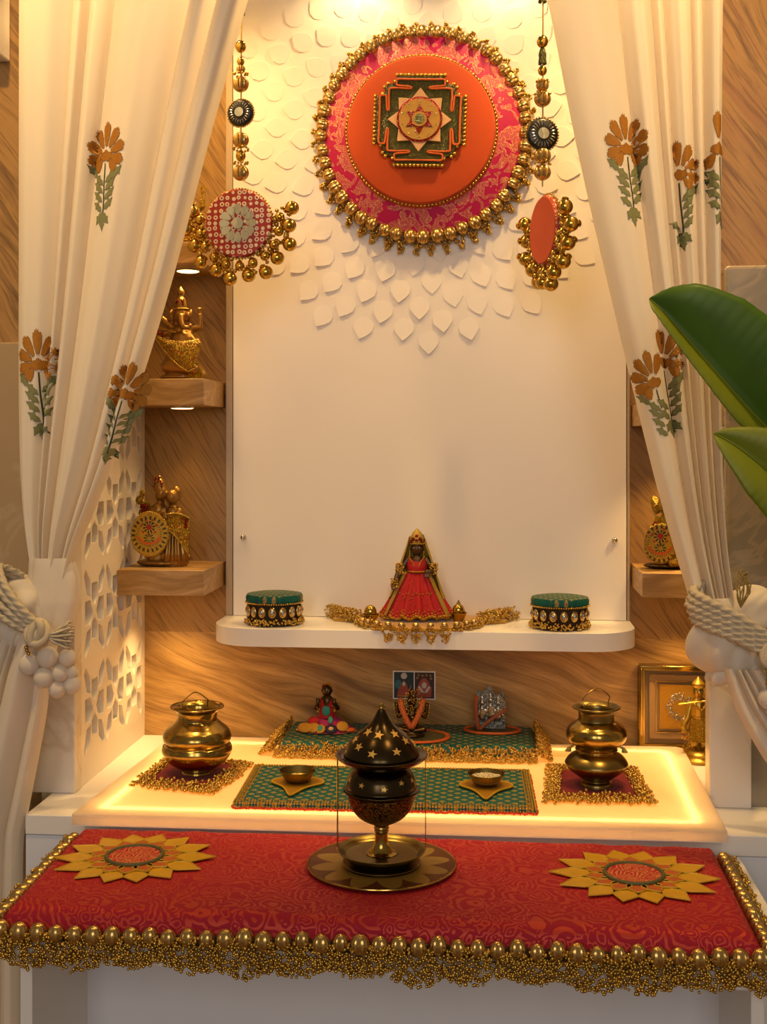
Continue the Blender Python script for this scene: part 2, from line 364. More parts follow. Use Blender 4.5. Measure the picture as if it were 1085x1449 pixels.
# ------------------------------------------------------------------ mesh helpers
def cr(pts, n=6):                    # Catmull-Rom through a list of tuples
    P = [Vector(p) for p in pts]; out = []
    for i in range(len(P)-1):
        a = P[max(i-1, 0)]; b = P[i]; c = P[i+1]; d = P[min(i+2, len(P)-1)]
        for k in range(n):
            s = k/n
            out.append(0.5*((2*b)+(c-a)*s+(2*a-5*b+4*c-d)*s*s+(3*b-a-3*c+d)*s**3))
    out.append(P[-1]); return out
def interp(tab, z):                  # piecewise-linear table [(z, value)] sorted by falling z
    if z >= tab[0][0]: return tab[0][1]
    for (z0, a), (z1, b) in zip(tab, tab[1:]):
        if z >= z1:
            s = (z0-z)/(z0-z1); return a+(b-a)*s
    return tab[-1][1]
class MB:
    def __init__(s): s.v = []; s.f = []; s.m = []
    def add(s, vs, fs, mi=0):
        o = len(s.v); s.v += [tuple(p) for p in vs]
        for f in fs: s.f.append(tuple(i+o for i in f)); s.m.append(mi)
        return s
    def box(s, x0, x1, y0, y1, z0, z1, mi=0):
        vs = [(x, y, z) for x in (x0, x1) for y in (y0, y1) for z in (z0, z1)]
        return s.add(vs, [(0,1,3,2),(4,6,7,5),(0,4,5,1),(2,3,7,6),(0,2,6,4),(1,5,7,3)], mi)
    def grid(s, fn, nu, nv, mi=0, cu=False, cv=False):
        vs = [fn(i/(nu if cu else nu-1), j/(nv if cv else nv-1)) for j in range(nv) for i in range(nu)]
        fs = []
        for j in range(nv if cv else nv-1):
            for i in range(nu if cu else nu-1):
                a = j*nu+i; b = j*nu+(i+1) % nu; c = ((j+1) % nv)*nu+(i+1) % nu; d = ((j+1) % nv)*nu+i
                fs.append((a, b, c, d))
        return s.add(vs, fs, mi)
    def lathe(s, prof, c=(0,0,0), seg=48, mi=0, axis='Z', rib=None):
        n = len(prof); vs = []
        for (r, h) in prof:
            for k in range(seg):
                a = 2*PI*k/seg; rr = max(r, 1e-5)
                if rib: rr *= 1+rib[1]*math.cos(rib[0]*a)
                if axis == 'Z': vs.append((c[0]+rr*math.cos(a), c[1]+rr*math.sin(a), c[2]+h))
                else: vs.append((c[0]+rr*math.cos(a), c[1]-h, c[2]+rr*math.sin(a)))
        fs = [(j*seg+k, j*seg+(k+1) % seg, (j+1)*seg+(k+1) % seg, (j+1)*seg+k) for j in range(n-1) for k in range(seg)]
        if prof[0][0] > 1e-4: fs.append(tuple(range(seg))[::-1])
        if prof[-1][0] > 1e-4: fs.append(tuple(range((n-1)*seg, n*seg)))
        return s.add(vs, fs, mi)
    def ell(s, c, r, rot=(0,0,0), seg=16, mi=0):
        if not hasattr(r, '__len__'): r = (r, r, r)
        E = Euler(rot).to_matrix(); n = seg//2; vs = []; c = Vector(c)
        for j in range(n+1):
            t = PI*j/n
            for k in range(seg):
                a = 2*PI*k/seg
                vs.append(c+E @ Vector((r[0]*math.sin(t)*math.cos(a), r[1]*math.sin(t)*math.sin(a), r[2]*math.cos(t))))
        fs = [(j*seg+k, (j+1)*seg+k, (j+1)*seg+(k+1) % seg, j*seg+(k+1) % seg) for j in range(n) for k in range(seg)]
        return s.add(vs, fs, mi)
    def tube(s, pts, r, seg=8, mi=0, closed=False, flat=1.0, twist=None):
        P = [Vector(p) for p in pts]; n = len(P)
        rs = r if hasattr(r, '__len__') else [r]*n
        vs = []; up = None
        for i in range(n):
            a = P[(i-1) % n] if (closed or i) else P[i]; b = P[(i+1) % n] if (closed or i < n-1) else P[i]
            t = (b-a).normalized() if (b-a).length > 1e-9 else Vector((0, 0, 1))
            if up is None: up = Vector((0, 0, 1)) if abs(t.z) < 0.9 else Vector((0, 1, 0))
            x = t.cross(up); x = x.normalized() if x.length > 1e-6 else Vector((1, 0, 0)); y = x.cross(t).normalized(); up = y
            for k in range(seg):
                q = 2*PI*k/seg+(twist*i if twist else 0)
                rr = rs[i]*(1+0.22*math.cos(3*(2*PI*k/seg))) if twist else rs[i]
                vs.append(P[i]+x*(rr*math.cos(q))+y*(rr*flat*math.sin(q)))
        fs = [(j*seg+k, j*seg+(k+1) % seg, ((j+1) % n)*seg+(k+1) % seg, ((j+1) % n)*seg+k) for j in range(n if closed else n-1) for k in range(seg)]
        if not closed: fs += [tuple(range(seg))[::-1], tuple(range((n-1)*seg, n*seg))]
        return s.add(vs, fs, mi)
    def cap(s, p, q, a, b, seg=12, mi=0):     # tapered capsule
        p = Vector(p); q = Vector(q)
        s.ell(p, a, seg=seg, mi=mi); s.ell(q, b, seg=seg, mi=mi)
        return s.tube([p.lerp(q, k/4) for k in range(5)], [a+(b-a)*k/4 for k in range(5)], seg, mi)
    def prism(s, poly, fn, h0, h1, mi=0):     # 2-D outline; fn(a, b, h) -> point; h0 back, h1 front
        n = len(poly)
        vs = [fn(a, b, h0) for a, b in poly]+[fn(a, b, h1) for a, b in poly]
        tri = tessellate_polygon([[Vector((a, b, 0)) for a, b in poly]])
        fs = [tuple(i+n for i in t) for t in tri]+[tuple(t)[::-1] for t in tri]
        fs += [(i, (i+1) % n, n+(i+1) % n, n+i) for i in range(n)]
        return s.add(vs, fs, mi)
    def build(s, name, mats, parent=None, origin=None, smooth=True, bevel=0, remesh=0, sm=3, sub=0, angle=40):
        if not isinstance(mats, (list, tuple)): mats = [mats]
        pw = Vector(WL[parent.name]) if parent else Vector((0, 0, 0))
        ow = Vector(origin) if origin is not None else (pw if parent else Vector((0, 0, 0)))
        me = bpy.data.meshes.new(name)
        me.from_pydata([tuple(Vector(p)-ow) for p in s.v], [], s.f)
        for mt in mats: me.materials.append(mt)
        me.polygons.foreach_set('material_index', s.m)
        bm = bmesh.new(); bm.from_mesh(me)
        bmesh.ops.remove_doubles(bm, verts=bm.verts, dist=1e-6)
        bmesh.ops.recalc_face_normals(bm, faces=bm.faces)
        bm.to_mesh(me); bm.free()
        if smooth:
            me.polygons.foreach_set('use_smooth', [True]*len(me.polygons))
            if not remesh: me.set_sharp_from_angle(angle=R(angle))
        o = bpy.data.objects.new(name, me); COL.objects.link(o)
        if parent: o.parent = parent
        o.location = ow-pw; WL[o.name] = tuple(ow)
        if bevel:
            b = o.modifiers.new('bevel', 'BEVEL'); b.width = bevel; b.segments = 3; b.limit_method = 'ANGLE'
        if remesh:
            q = o.modifiers.new('remesh', 'REMESH'); q.mode = 'VOXEL'; q.voxel_size = remesh; q.use_smooth_shade = True
            if sm:
                w = o.modifiers.new('smooth', 'SMOOTH'); w.factor = 0.5; w.iterations = sm
        if sub:
            q = o.modifiers.new('sub', 'SUBSURF'); q.levels = sub; q.render_levels = sub
        return o
WL = {}
def thing(name, label, cat, loc=(0,0,0), group=None):
    o = bpy.data.objects.new(name, None); COL.objects.link(o); o.empty_display_size = 0.02
    o.location = loc; WL[o.name] = tuple(loc)
    o['label'] = label; o['category'] = cat
    if group: o['group'] = group
    return o
def tag(o, label, cat, group=None):
    o['label'] = label; o['category'] = cat
    if group: o['group'] = group
    return o
def struct(o): o['kind'] = 'structure'; return o
def stuff(o): o['kind'] = 'stuff'; return o
def lab(o, s): o['label'] = s; return o
def place(src, parent, loc, rot=None, scale=None, name=None):   # another object with the same mesh, as a part of parent
    o = src.copy(); COL.objects.link(o)
    if name: o.name = name
    o.parent = parent; pw = Vector(WL[parent.name])
    o.location = Vector(loc)-pw; WL[o.name] = tuple(loc)
    if rot is not None: o.rotation_euler = rot
    if scale is not None: o.scale = scale if hasattr(scale, '__len__') else (scale,)*3
    return o
# one icosphere, repeated fast for bead work
_bm = bmesh.new(); bmesh.ops.create_icosphere(_bm, subdivisions=2, radius=1.0)
_bm.verts.ensure_lookup_table(); ICO_V = np.array([v.co[:] for v in _bm.verts]); ICO_F = np.array([[v.index for v in f.verts] for f in _bm.faces]); _bm.free()
_bm = bmesh.new(); bmesh.ops.create_icosphere(_bm, subdivisions=1, radius=1.0)
_bm.verts.ensure_lookup_table(); ICO1_V = np.array([v.co[:] for v in _bm.verts]); ICO1_F = np.array([[v.index for v in f.verts] for f in _bm.faces]); _bm.free()
def beads(name, lst, mat, parent, fine=False, origin=None):
    V, F = (ICO_V, ICO_F) if fine else (ICO1_V, ICO1_F)
    a = np.array(lst, dtype=float); n = len(a)
    pw = np.array(WL[parent.name]) if parent else np.zeros(3)
    ow = np.array(origin) if origin is not None else pw
    vs = (V[None]*a[:, 3][:, None, None]+(a[:, :3]-ow)[:, None, :]).reshape(-1, 3)
    fs = (F[None]+(np.arange(n)*len(V))[:, None, None]).reshape(-1, 3)
    me = bpy.data.meshes.new(name)
    me.from_pydata(vs.tolist(), [], fs.tolist()); me.materials.append(mat)
    me.polygons.foreach_set('use_smooth', [True]*len(me.polygons))
    o = bpy.data.objects.new(name, me); COL.objects.link(o)
    if parent: o.parent = parent
    o.location = ow-pw; WL[o.name] = tuple(ow)
    return o
def rnd(a, b): return a+(b-a)*random.random()
FRONT = lambda y: (lambda a, b, h: (a, y-h, b))          # outline in x-z, thickness towards the room
FLAT = lambda z: (lambda a, b, h: (a, b, z+h))           # outline in x-y, thickness upwards
def circ(cx, cz, r, n=24, rz=None): return [(cx+r*math.cos(2*PI*k/n), cz+(rz or r)*math.sin(2*PI*k/n)) for k in range(n)]
def ribbed_pearl(name, r, mat, parent, loc, ribs=12, zr=1.12):
    b = MB(); prof = [(r*math.sin(PI*j/12), -zr*r*math.cos(PI*j/12)) for j in range(13)]
    b.lathe(prof, loc, 36, rib=(ribs, 0.06))
    return b.build(name, mat, parent, origin=loc)

# ================================================================== the setting
struct(MB().box(-1.6, 1.6, -3.2, 0.0, -0.03, 0.0).build('floor', M['floor'], smooth=False))
b = MB(); b.box(-1.6, 1.6, 0.0, 0.04, 0.0, 0.785); o = struct(b.build('wall_back', [M['wood_low']], smooth=False))
struct(MB().box(-1.6, 1.6, 0.0, 0.04, 0.785, 2.1).build('wall_back_upper', M['wood_high'], smooth=False))
# side walls in front of the niche: wood above, marble below
struct(MB().box(-1.5, -0.60, -0.30, -0.27, 1.277, 2.1).build('wall_left', M['wood_high'], smooth=False))
struct(MB().box(-1.5, -0.585, -0.315, -0.27, 0.0, 1.277).build('wall_left_marble', M['shaded_beige_marble'], bevel=0.003, smooth=False))
struct(MB().box(-1.0, -0.625, -0.34, -0.30, 1.712, 2.1).build('trim_1', M['white'], bevel=0.003, smooth=False))
struct(MB().box(0.448, 1.5, -0.30, -0.27, 1.37, 2.1).build('wall_right', M['wood_side'], smooth=False))
b = MB(); b.box(0.452, 1.5, -0.335, -0.27, 0.0, 1.378); struct(b.build('wall_right_marble', M['gloss_marble'], bevel=0.006, smooth=False))
# marble piers standing on the counter
struct(MB().box(-0.570, -0.500, -0.362, -0.33, 0.60, 2.0).build('pillar_left', M['marble'], bevel=0.002, smooth=False))
struct(MB().box(0.428, 0.487, -0.345, -0.31, 0.60, 0.865).build('pillar_right', M['marble'], bevel=0.002, smooth=False))

# pierced white side screen
def jali():
    cu = bpy.data.curves.new('lattice', 'CURVE'); cu.dimensions = '2D'; cu.fill_mode = 'BOTH'; cu.extrude = 0.006
    def loop(pts):
        sp = cu.splines.new('POLY'); sp.points.add(len(pts)-1); sp.use_cyclic_u = True
        for q, (x, y) in zip(sp.points, pts): q.co = (x, y, 0, 1)
    W, H0, H1 = 0.33, 0.0, 1.38
    loop([(0, H0), (W, H0), (W, H1), (0, H1)])
    cw = 0.103; ch = 0.150
    def poly(cx, cy, pts, s=1.0): loop([(cx+s*x, cy+s*y) for x, y in pts])
    rows = 10
    for j in range(rows):
        for i in range(3):
            cx = 0.012+cw*(i+0.5); cy = 0.035+ch*(j+0.5)
            # four houses pointing at the middle, and a kite on each diagonal
            for k in range(4):
                a = k*PI/2
                rot = lambda x, y: (x*math.cos(a)-y*math.sin(a), x*math.sin(a)+y*math.cos(a)*1.4)
                poly(cx, cy, [rot(*p) for p in [(0.008, 0), (0.020, 0.0135), (0.044, 0.0135), (0.044, -0.0135), (0.020, -0.0135)]])
                a2 = a+PI/4
                rot2 = lambda x, y: (x*math.cos(a2)-y*math.sin(a2), (x*math.sin(a2)+y*math.cos(a2))*1.4)
                poly(cx, cy, [rot2(*p) for p in [(0.024, 0), (0.040, 0.011), (0.064, 0.005), (0.064, -0.005), (0.040, -0.011)]])
    tmp = bpy.data.objects.new('tmp', cu); COL.objects.link(tmp)
    me = bpy.data.meshes.new_from_object(tmp.evaluated_get(bpy.context.evaluated_depsgraph_get()))
    bpy.data.objects.remove(tmp); bpy.data.curves.remove(cu)
    for v in me.vertices:
        x, y, z = v.co; v.co = (z, -x, y)
    me.materials.clear(); me.materials.append(M['jali'])
    o = bpy.data.objects.new('lattice_screen', me); COL.objects.link(o); o.location = (-0.507, 0.0, 0.60)
    WL[o.name] = (-0.507, 0, 0.6)
    tag(o, 'white pierced lattice screen with geometric openings, left side of the altar', 'screen')
jali()
# the wall behind the lattice, left of it
struct(MB().box(-0.62, -0.60, -0.27, 0.0, 0.0, 2.1).build('wall_left_return', M['grey'], smooth=False))

# ================================================================== counter, lit slab, bench
ct = thing('counter', 'white lacquered altar counter below the glowing slab', 'counter', (0, -0.25, 0))
MB().box(-0.535, 0.62, -0.465, 0.0, 0.572, 0.600).build('countertop', M['white'], ct, bevel=0.0015)
MB().box(-0.535, 0.62, -0.463, 0.0, 0.0, 0.571).build('body', M['grey'], ct, bevel=0.0015)
sl = thing('light_slab', 'glowing opal slab with a strip of light along its edges, on the counter', 'slab', (-0.01, -0.29, 0.600))
poly = [(-0.452, -0.507), (0.424, -0.497), (0.433, -0.073), (0.423, -0.063), (-0.420, -0.072), (-0.432, -0.084)]
def inset(poly, d):
    c = Vector((sum(p[0] for p in poly)/len(poly), sum(p[1] for p in poly)/len(poly)))
    return [(p[0]-d*(1 if p[0] > c.x else -1), p[1]-d*(1 if p[1] > c.y else -1)) for p in poly]
MB().prism(poly, FLAT(0.6135), 0, 0.0025).build('top_sheet', M['acrylic'], sl, smooth=False)
b = MB(); ins = inset(poly, 0.004); n = len(poly)
vs = [(x, y, 0.6012) for x, y in poly]+[(x, y, 0.6132) for x, y in poly]+[(x, y, 0.6012) for x, y in ins]+[(x, y, 0.6132) for x, y in ins]
fs = []
for i in range(n):
    j = (i+1) % n
    fs += [(i, j, n+j, n+i), (2*n+i, 3*n+i, 3*n+j, 2*n+j), (n+i, n+j, 3*n+j, 3*n+i), (i, 2*n+i, 2*n+j, j)]
b.add(vs, fs).build('edge', M['acrylic'], sl, smooth=False)
MB().prism(poly, FLAT(0.6001), 0, 0.001).build('base_sheet', M['white'], sl, smooth=False)
MB().prism(inset(poly, 0.045), FLAT(0.6015), 0, 0.0006).build('added_glow_sheet', M['added_glow'], sl, smooth=False)  # glowing sheet added below the acrylic to brighten its middle
led = [inset(poly, 0.030), inset(poly, 0.035)]
b = MB(); vs = [(x, y, 0.6100) for x, y in led[0]]+[(x, y, 0.6100) for x, y in led[1]]
b.add(vs, [(i, (i+1) % n, n+(i+1) % n, n+i) for i in range(n)]).build('light_strip', M['led'], sl, smooth=False)

bn = thing('bench', 'low white bench under the red cushion, in front of the altar', 'bench', (0, -0.65, 0))
MB().box(-0.446, 0.445, -0.80, -0.474, 0.543, 0.575).build('bench_top', M['white'], bn, bevel=0.002)
for x in (-0.412, 0.395):
    MB().box(x, x+0.014, -0.785, -0.48, 0.0, 0.543).build('side_panel', M['white'], bn, bevel=0.001)
MB().box(-0.398, 0.395, -0.60, -0.588, 0.0, 0.543).build('back_panel', M['grey'], bn)

# ================================================================== backdrop panel, shelf
bp = thing('backdrop_panel', 'tall white backdrop panel with a carved mandala of petals at its top', 'panel', (0, -0.01, 0.818))
MB().box(-0.336, 0.346, -0.020, 0.0, 0.8185, 2.05).build('panel', M['panel'], bp, bevel=0.001)
for x0, x1 in ((-0.349, -0.337), (0.347, 0.352)):
    MB().box(x0, x1, -0.020, 0.0, 0.8185, 2.05).build('edge_strip', M['strip'], bp, bevel=0.001)
b = MB(); cx, cz = 0.0, 1.655
k = 0
for nn in range(14, 330):
    r = 0.0252*math.sqrt(nn); a = nn*2.399963
    if r > 0.345: break
    if r > 0.30 and math.sin(a) > -0.2 and abs(math.cos(a)) < 0.2: continue
    x, z = cx+r*math.cos(a), cz+r*math.sin(a)*1.06
    if abs(x) > 0.312 or z > 1.98: continue
    d = Vector((math.cos(a), math.sin(a))); e = Vector((-d.y, d.x))
    # leaf outline: round base towards the middle, pointed tip outwards
    out = [(-0.021, 0), (-0.018, 0.011), (-0.008, 0.0185), (0.004, 0.0185), (0.014, 0.011), (0.024, 0)]
    out = out+[(p, -q) for p, q in out[-2:0:-1]]
    vs = []; s = 0.90
    fr = min(1.0, 0.45+0.55*(nn % 7)/6)
    tip = 0.0038*fr
    for lift in (0, 1):
        for p, q in out:
            y = -0.0198 if not lift else -0.0202-tip*(p+0.021)/0.045
            w = d*(p*s)+e*(q*s); vs.append((x+w.x, y, z+w.y))
    n = len(out)
    fs = [tuple(range(n, 2*n))]+[(i, (i+1) % n, n+(i+1) % n, n+i) for i in range(n)]
    b.add(vs, fs)
b.build('carved_petals', M['panel'], bp, smooth=False)
for x in (-0.317, 0.326):
    b = MB(); b.lathe([(0.0052, 0.0), (0.0052, 0.004), (0.0045, 0.0065), (0.0028, 0.008), (0.0, 0.0085)], (x, -0.020, 0.956), 20, axis='Y')
    b.build('screw_cap', M['steel'], bp)

ws = MB(); c0, c1, yb, yf, rr = -0.349, 0.352, -0.0005, -0.163, 0.078
pts = [(c0, yb)]
for k in range(13): a = PI+k*PI/24; pts.append((c0+rr+rr*math.cos(a), yf+rr+rr*math.sin(a)))
for k in range(13): a = 1.5*PI+k*PI/24; pts.append((c1-rr+rr*math.cos(a), yf+rr+rr*math.sin(a)))
pts.append((c1, yb))
o = ws.prism(pts, FLAT(0.7885), 0, 0.0295).build('wall_shelf', M['white'], bevel=0.0015, angle=30)
tag(o, 'white wall shelf with rounded front corners under the backdrop panel', 'shelf')

# wooden niche shelves with a puck lamp under the upper ones
def niche_shelf(x0, x1, z0, z1, label, lamp=None):
    s = MB().box(x0, x1, -0.16, 0.0, z0, z1).build('niche_shelf', M['wood_shelf'], bevel=0.0012, origin=(0.5*(x0+x1), -0.08, z0))
    tag(s, label, 'shelf')
    if lamp:
        t = thing('puck_lamp', lamp[1], 'lamp', (lamp[0], -0.085, z0))
        MB().lathe([(0.022, -0.003), (0.022, 0.0)], (lamp[0], -0.085, z0), 32).build('housing', M['steel'], t)
        MB().lathe([(0.0, -0.0042), (0.016, -0.0040), (0.019, -0.003)], (lamp[0], -0.085, z0), 32).build('lens', M['lampglass'], t)
        light('niche_light', 'SPOT', (lamp[0], -0.085, z0-0.008), (0, 0, 0), lamp[2], WARM, 0.018, spot=105, blend=0.9)
niche_shelf(-0.500, -0.354, 1.418, 1.453, 'wooden shelf holding the gold idol half hidden by the left curtain, highest on the left', (-0.40, 'round puck lamp under the highest left wooden shelf', 0.9))
niche_shelf(-0.500, -0.354, 1.184, 1.228, 'wooden shelf carrying the gold seated idol, left of the backdrop panel', (-0.41, 'round puck lamp under the left shelf of the gold seated idol', 0.9))
niche_shelf(-0.500, -0.354, 0.870, 0.912, 'wooden shelf carrying the gold embracing couple, lowest on the left', (-0.43, 'round puck lamp under the lowest left wooden shelf', 4.0))
niche_shelf(0.356, 0.62, 1.150, 1.186, 'wooden shelf end showing above the right curtain edge, right of the panel', (0.43, 'round puck lamp under the upper right wooden shelf', 3.5))
niche_shelf(0.356, 0.62, 0.876, 0.915, 'wooden shelf carrying the gold figure with painted round shield, on the right', (0.44, 'round puck lamp under the lowest right wooden shelf', 3.5))
# small glass bulb hanging under the upper right shelf
t = thing('bulb', 'small clear glass bulb hanging under the upper right shelf', 'bulb', (0.378, -0.09, 1.149))
MB().lathe([(0.004, 0), (0.004, -0.012), (0.006, -0.014)], (0.378, -0.09, 1.150), 16).build('socket', M['brass'], t)
MB().ell((0.378, -0.09, 1.125), (0.009, 0.009, 0.011)).build('globe', M['glassgold'], t)

# ================================================================== curtains
def fold_table(widths):
    t = [0]; s = sum(widths)
    for w in widths: t.append(t[-1]+w/s)
    return t
class Curtain:
    def __init__(s, L, Rr, widths, y0, amp, z1):
        s.L = L; s.R = Rr; s.t = fold_table(widths); s.y0 = y0; s.amp = amp; s.z1 = z1
        s.k = [0.75+0.5*((i*37) % 11)/11 for i in range(len(widths))]
    def fold(s, u, z):
        u = min(max(u, 0), 0.9999)
        for i in range(len(s.t)-1):
            if u < s.t[i+1]:
                f = (u-s.t[i])/(s.t[i+1]-s.t[i])
                w = s.t[i+1]-s.t[i]
                big = math.sin(PI*f)**0.62*s.k[i]*(0.45+1.6*min(w, 0.35))
                small = 0.035*math.sin(PI*f)*math.cos(2*PI*f*(2+i % 2)+1.7*i+2.5*z)*min(1, w*4)
                skew = 0.22*f*(1 if i % 2 else -0.3)
                return big+small+skew*math.sin(PI*f)
        return 0
    def y(s, x, z):
        a, b = interp(s.L, z), interp(s.R, z)
        return s.y0-s.amp*s.fold((x-a)/(b-a), z)
    def pt(s, u, z):
        a, b = interp(s.L, z), interp(s.R, z)
        return (a+(b-a)*u, s.y0-s.amp*s.fold(u, z), z)
    def sheet(s, b, z0, nu=260, nv=60):
        b.grid(lambda u, v: s.pt(u, z0+(s.z1-z0)*v), nu, nv)
def smoothtab(pts, n=8):             # smooth edge table from (x, z) points
    return [(p[1], p[0]) for p in cr([(x, z, 0) for x, z in pts], n)]

def flower(b, cur, ox, oz, s, ang, xlim=(-9, 9), mats=(1, 2, 3, 4), zs_=1.38):
    ca, sa = math.cos(ang), math.sin(ang)
    def P(x, z, h):
        z *= zs_; X = ox+s*(x*ca-z*sa); Z = oz+s*(x*sa+z*ca)
        return (X, cur.y(X, Z)-h, Z)
    def patch(poly, mi, h):
        cx = sum(p[0] for p in poly)/len(poly); cz = sum(p[1] for p in poly)/len(poly)
        X = ox+s*(cx*ca-cz*sa)
        if not (xlim[0] < X < xlim[1]): return
        n = len(poly); vs = [P(cx, cz, h)]
        for q in (0.35, 0.7, 1.0): vs += [P(cx+(x-cx)*q, cz+(z-cz)*q, h) for x, z in poly]
        fs = [(0, 1+i, 1+(i+1) % n) for i in range(n)]
        for L in (0, 1): fs += [(1+L*n+i, 1+(L+1)*n+i, 1+(L+1)*n+(i+1) % n, 1+L*n+(i+1) % n) for i in range(n)]
        b.add(vs, fs, mi)
    def petal(px, pz, a, ln, w):
        def shape(g):
            o = [(0.0-g*0.2, -0.12*w-g), (ln*0.35, -0.40*w-g), (ln*0.75, -0.52*w-g), (ln*0.90, -0.42*w-g), (ln*0.88+g, -0.22*w), (ln*1.0+g, -0.2*w), (ln*0.93+g, -0.02*w), (ln*1.06+g, 0.02*w), (ln*0.93+g, 0.12*w), (ln*0.99+g, 0.24*w),
                 (ln*0.86+g, 0.30*w), (ln*0.88, 0.44*w+g), (ln*0.70, 0.52*w+g), (ln*0.35, 0.40*w+g), (0.0-g*0.2, 0.12*w+g)]
            return [(px+x*math.cos(a)-y*math.sin(a), pz+x*math.sin(a)+y*math.cos(a)) for x, y in o]
        patch(shape(0.007), mats[1], 0.0010); patch(shape(0.0), mats[0], 0.0014)
    # crown of petals, units: flower head about 1 wide
    for a, ln in ((90, .46), (55, .44), (125, .44), (21, .41), (159, .41), (-13, .37), (193, .37), (-44, .28), (224, .28)):
        a = R(a); petal(0.15*math.cos(a), 0.02+0.15*math.sin(a), a, ln-.03, 0.190)
    for a in (90, 50, 130): a = R(a); petal(0.05*math.cos(a), -0.12+0.03*math.sin(a), a, 0.19, 0.12)
    def line(pts, w, mi, h=0.0011):
        for (x0, z0), (x1, z1) in zip(pts, pts[1:]):
            d = Vector((x1-x0, z1-z0)); nrm = Vector((-d.y, d.x)).normalized()*w
            patch([(x0-nrm.x, z0-nrm.y), (x1-nrm.x, z1-nrm.y), (x1+nrm.x, z1+nrm.y), (x0+nrm.x, z0+nrm.y)], mi, h)
    line([(0, -0.14), (0.0, -0.5), (0.02, -0.9), (0.0, -1.30)], 0.016, mats[3])
    def leaf(x, z, a, ln, w):
        def shape(g): return [(x+q*math.cos(a)-e*math.sin(a), z+q*math.sin(a)+e*math.cos(a)) for q, e in
                     [(0-g, 0), (ln*0.25, w*0.5+g), (ln*0.5, w*0.45+g), (ln*0.6, w*0.8+g), (ln*0.75, w*0.35+g), (ln+2*g, 0.02), (ln*0.75, -w*0.3-g), (ln*0.6, -w*0.75-g), (ln*0.45, -w*0.4-g), (ln*0.2, -w*0.45-g)]]
        patch(shape(0.006), mats[3], 0.0009); patch(shape(0), mats[2], 0.0013)
    for i, (z, ln) in enumerate(((-0.95, .30), (-0.78, .34), (-0.62, .36), (-0.48, .34))):
        leaf(0.03, z, R(38), ln, 0.10); leaf(-0.03, z-0.05, R(142), ln, 0.10)
    leaf(0.22, -0.40, R(40), 0.32, 0.10); leaf(-0.24, -0.38, R(135), 0.34, 0.10)
    leaf(0.0, -1.02, R(-50), 0.26, 0.11); leaf(0.0, -1.02, R(230), 0.26, 0.11); leaf(0, -1.05, R(-90), 0.3, 0.09)

CM = [M['curtain'], M['petal'], M['petal_edge'], M['leafprint'], M['leaf_edge']]
Lc = Curtain(smoothtab([(-0.564, 1.95), (-0.564, 1.456), (-0.563, 1.15), (-0.556, 1.02), (-0.541, 0.93)]),
             smoothtab([(-0.165, 1.95), (-0.219, 1.78), (-0.278, 1.572), (-0.344, 1.331), (-0.417, 1.109), (-0.470, 0.98), (-0.484, 0.93)]),
             [.26, .07, .11, .34, .12, .14], -0.415, 0.036, 0.93)
b = MB(); Lc.sheet(b, 1.95)
flower(b, Lc, -0.427, 1.530, 0.058, R(-3)); flower(b, Lc, -0.528, 1.235, 0.060, R(2)); flower(b, Lc, -0.398, 1.192, 0.056, R(-17), xlim=(-0.45, -0.371))
# gathered neck, the puff below the cord and the tail falling to the floor
def bundle(b, path, rad, folds, amp, flat=0.8, nv=40, seg=120, ph=0.0, mi=0):
    P = cr(path, 10); n = len(P)
    Rr = [interp([(-i/(len(rad)-1), r) for i, r in enumerate(rad)], -k/(n-1)) for k in range(n)]
    vs = []
    for i in range(n):
        for k in range(seg):
            a = 2*PI*k/seg
            r = Rr[i]*(1+amp*abs(math.sin(folds*a/2+ph+0.35*math.sin(3*a+i*0.12)))-amp*0.5)
            vs.append((P[i].x+r*math.cos(a), P[i].y+flat*r*math.sin(a), P[i].z))
    fs = [(j*seg+k, j*seg+(k+1) % seg, (j+1)*seg+(k+1) % seg, (j+1)*seg+k) for j in range(n-1) for k in range(seg)]
    b.add(vs, fs, mi)
def puff(b, c, r, tilt, seed, amp=0.16, nf=5):      # soft fold of cloth bulging out of the cord
    E = Euler(tilt).to_matrix(); c = Vector(c)
    def fn(u, v):
        a = 2*PI*u; t = PI*v
        k = 1+amp*math.sin(nf*a+seed+2*t)*math.sin(t)**0.5*0.5-amp*math.exp(-((math.sin(a*1.0+seed)-0.2)/0.16)**2)*(1-v)
        p = Vector((r[0]*math.sin(t)*math.cos(a)*k, r[1]*math.sin(t)*math.sin(a)*k, r[2]*math.cos(t)))
        return c+E @ p
    b.grid(fn, 64, 32, cu=True)
bundle(b, [(-0.512, -0.425, 0.958), (-0.508, -0.425, 0.93), (-0.510, -0.425, 0.895), (-0.515, -0.425, 0.86)], [0.030, 0.036, 0.040, 0.038], 5, 0.10, 0.7)
puff(b, (-0.555, -0.435, 0.888), (0.052, 0.040, 0.042), (0, R(25), 0), 0.6, 0.26, 6)
puff(b, (-0.560, -0.445, 0.855), (0.040, 0.030, 0.026), (0, R(12), 0), 2.2)
puff(b, (-0.575, -0.430, 0.905), (0.040, 0.034, 0.026), (0, R(-25), 0), 4.0)
Lt = Curtain(smoothtab([(-0.566, 0.865), (-0.595, 0.78), (-0.63, 0.66), (-0.66, 0.5), (-0.68, 0.05)]),
             smoothtab([(-0.482, 0.865), (-0.500, 0.80), (-0.507, 0.74), (-0.522, 0.66), (-0.534, 0.600), (-0.5405, 0.56), (-0.542, 0.45), (-0.542, 0.05)]),
             [.22, .10, .45, .23], -0.455, 0.030, 0.05)
Lt.sheet(b, 0.865, 200, 60)
o = b.build('curtain', CM, origin=(-0.45, -0.42, 0.05), angle=180)
tag(o, 'ivory curtain with printed orange flowers, gathered at the left of the altar', 'curtain')

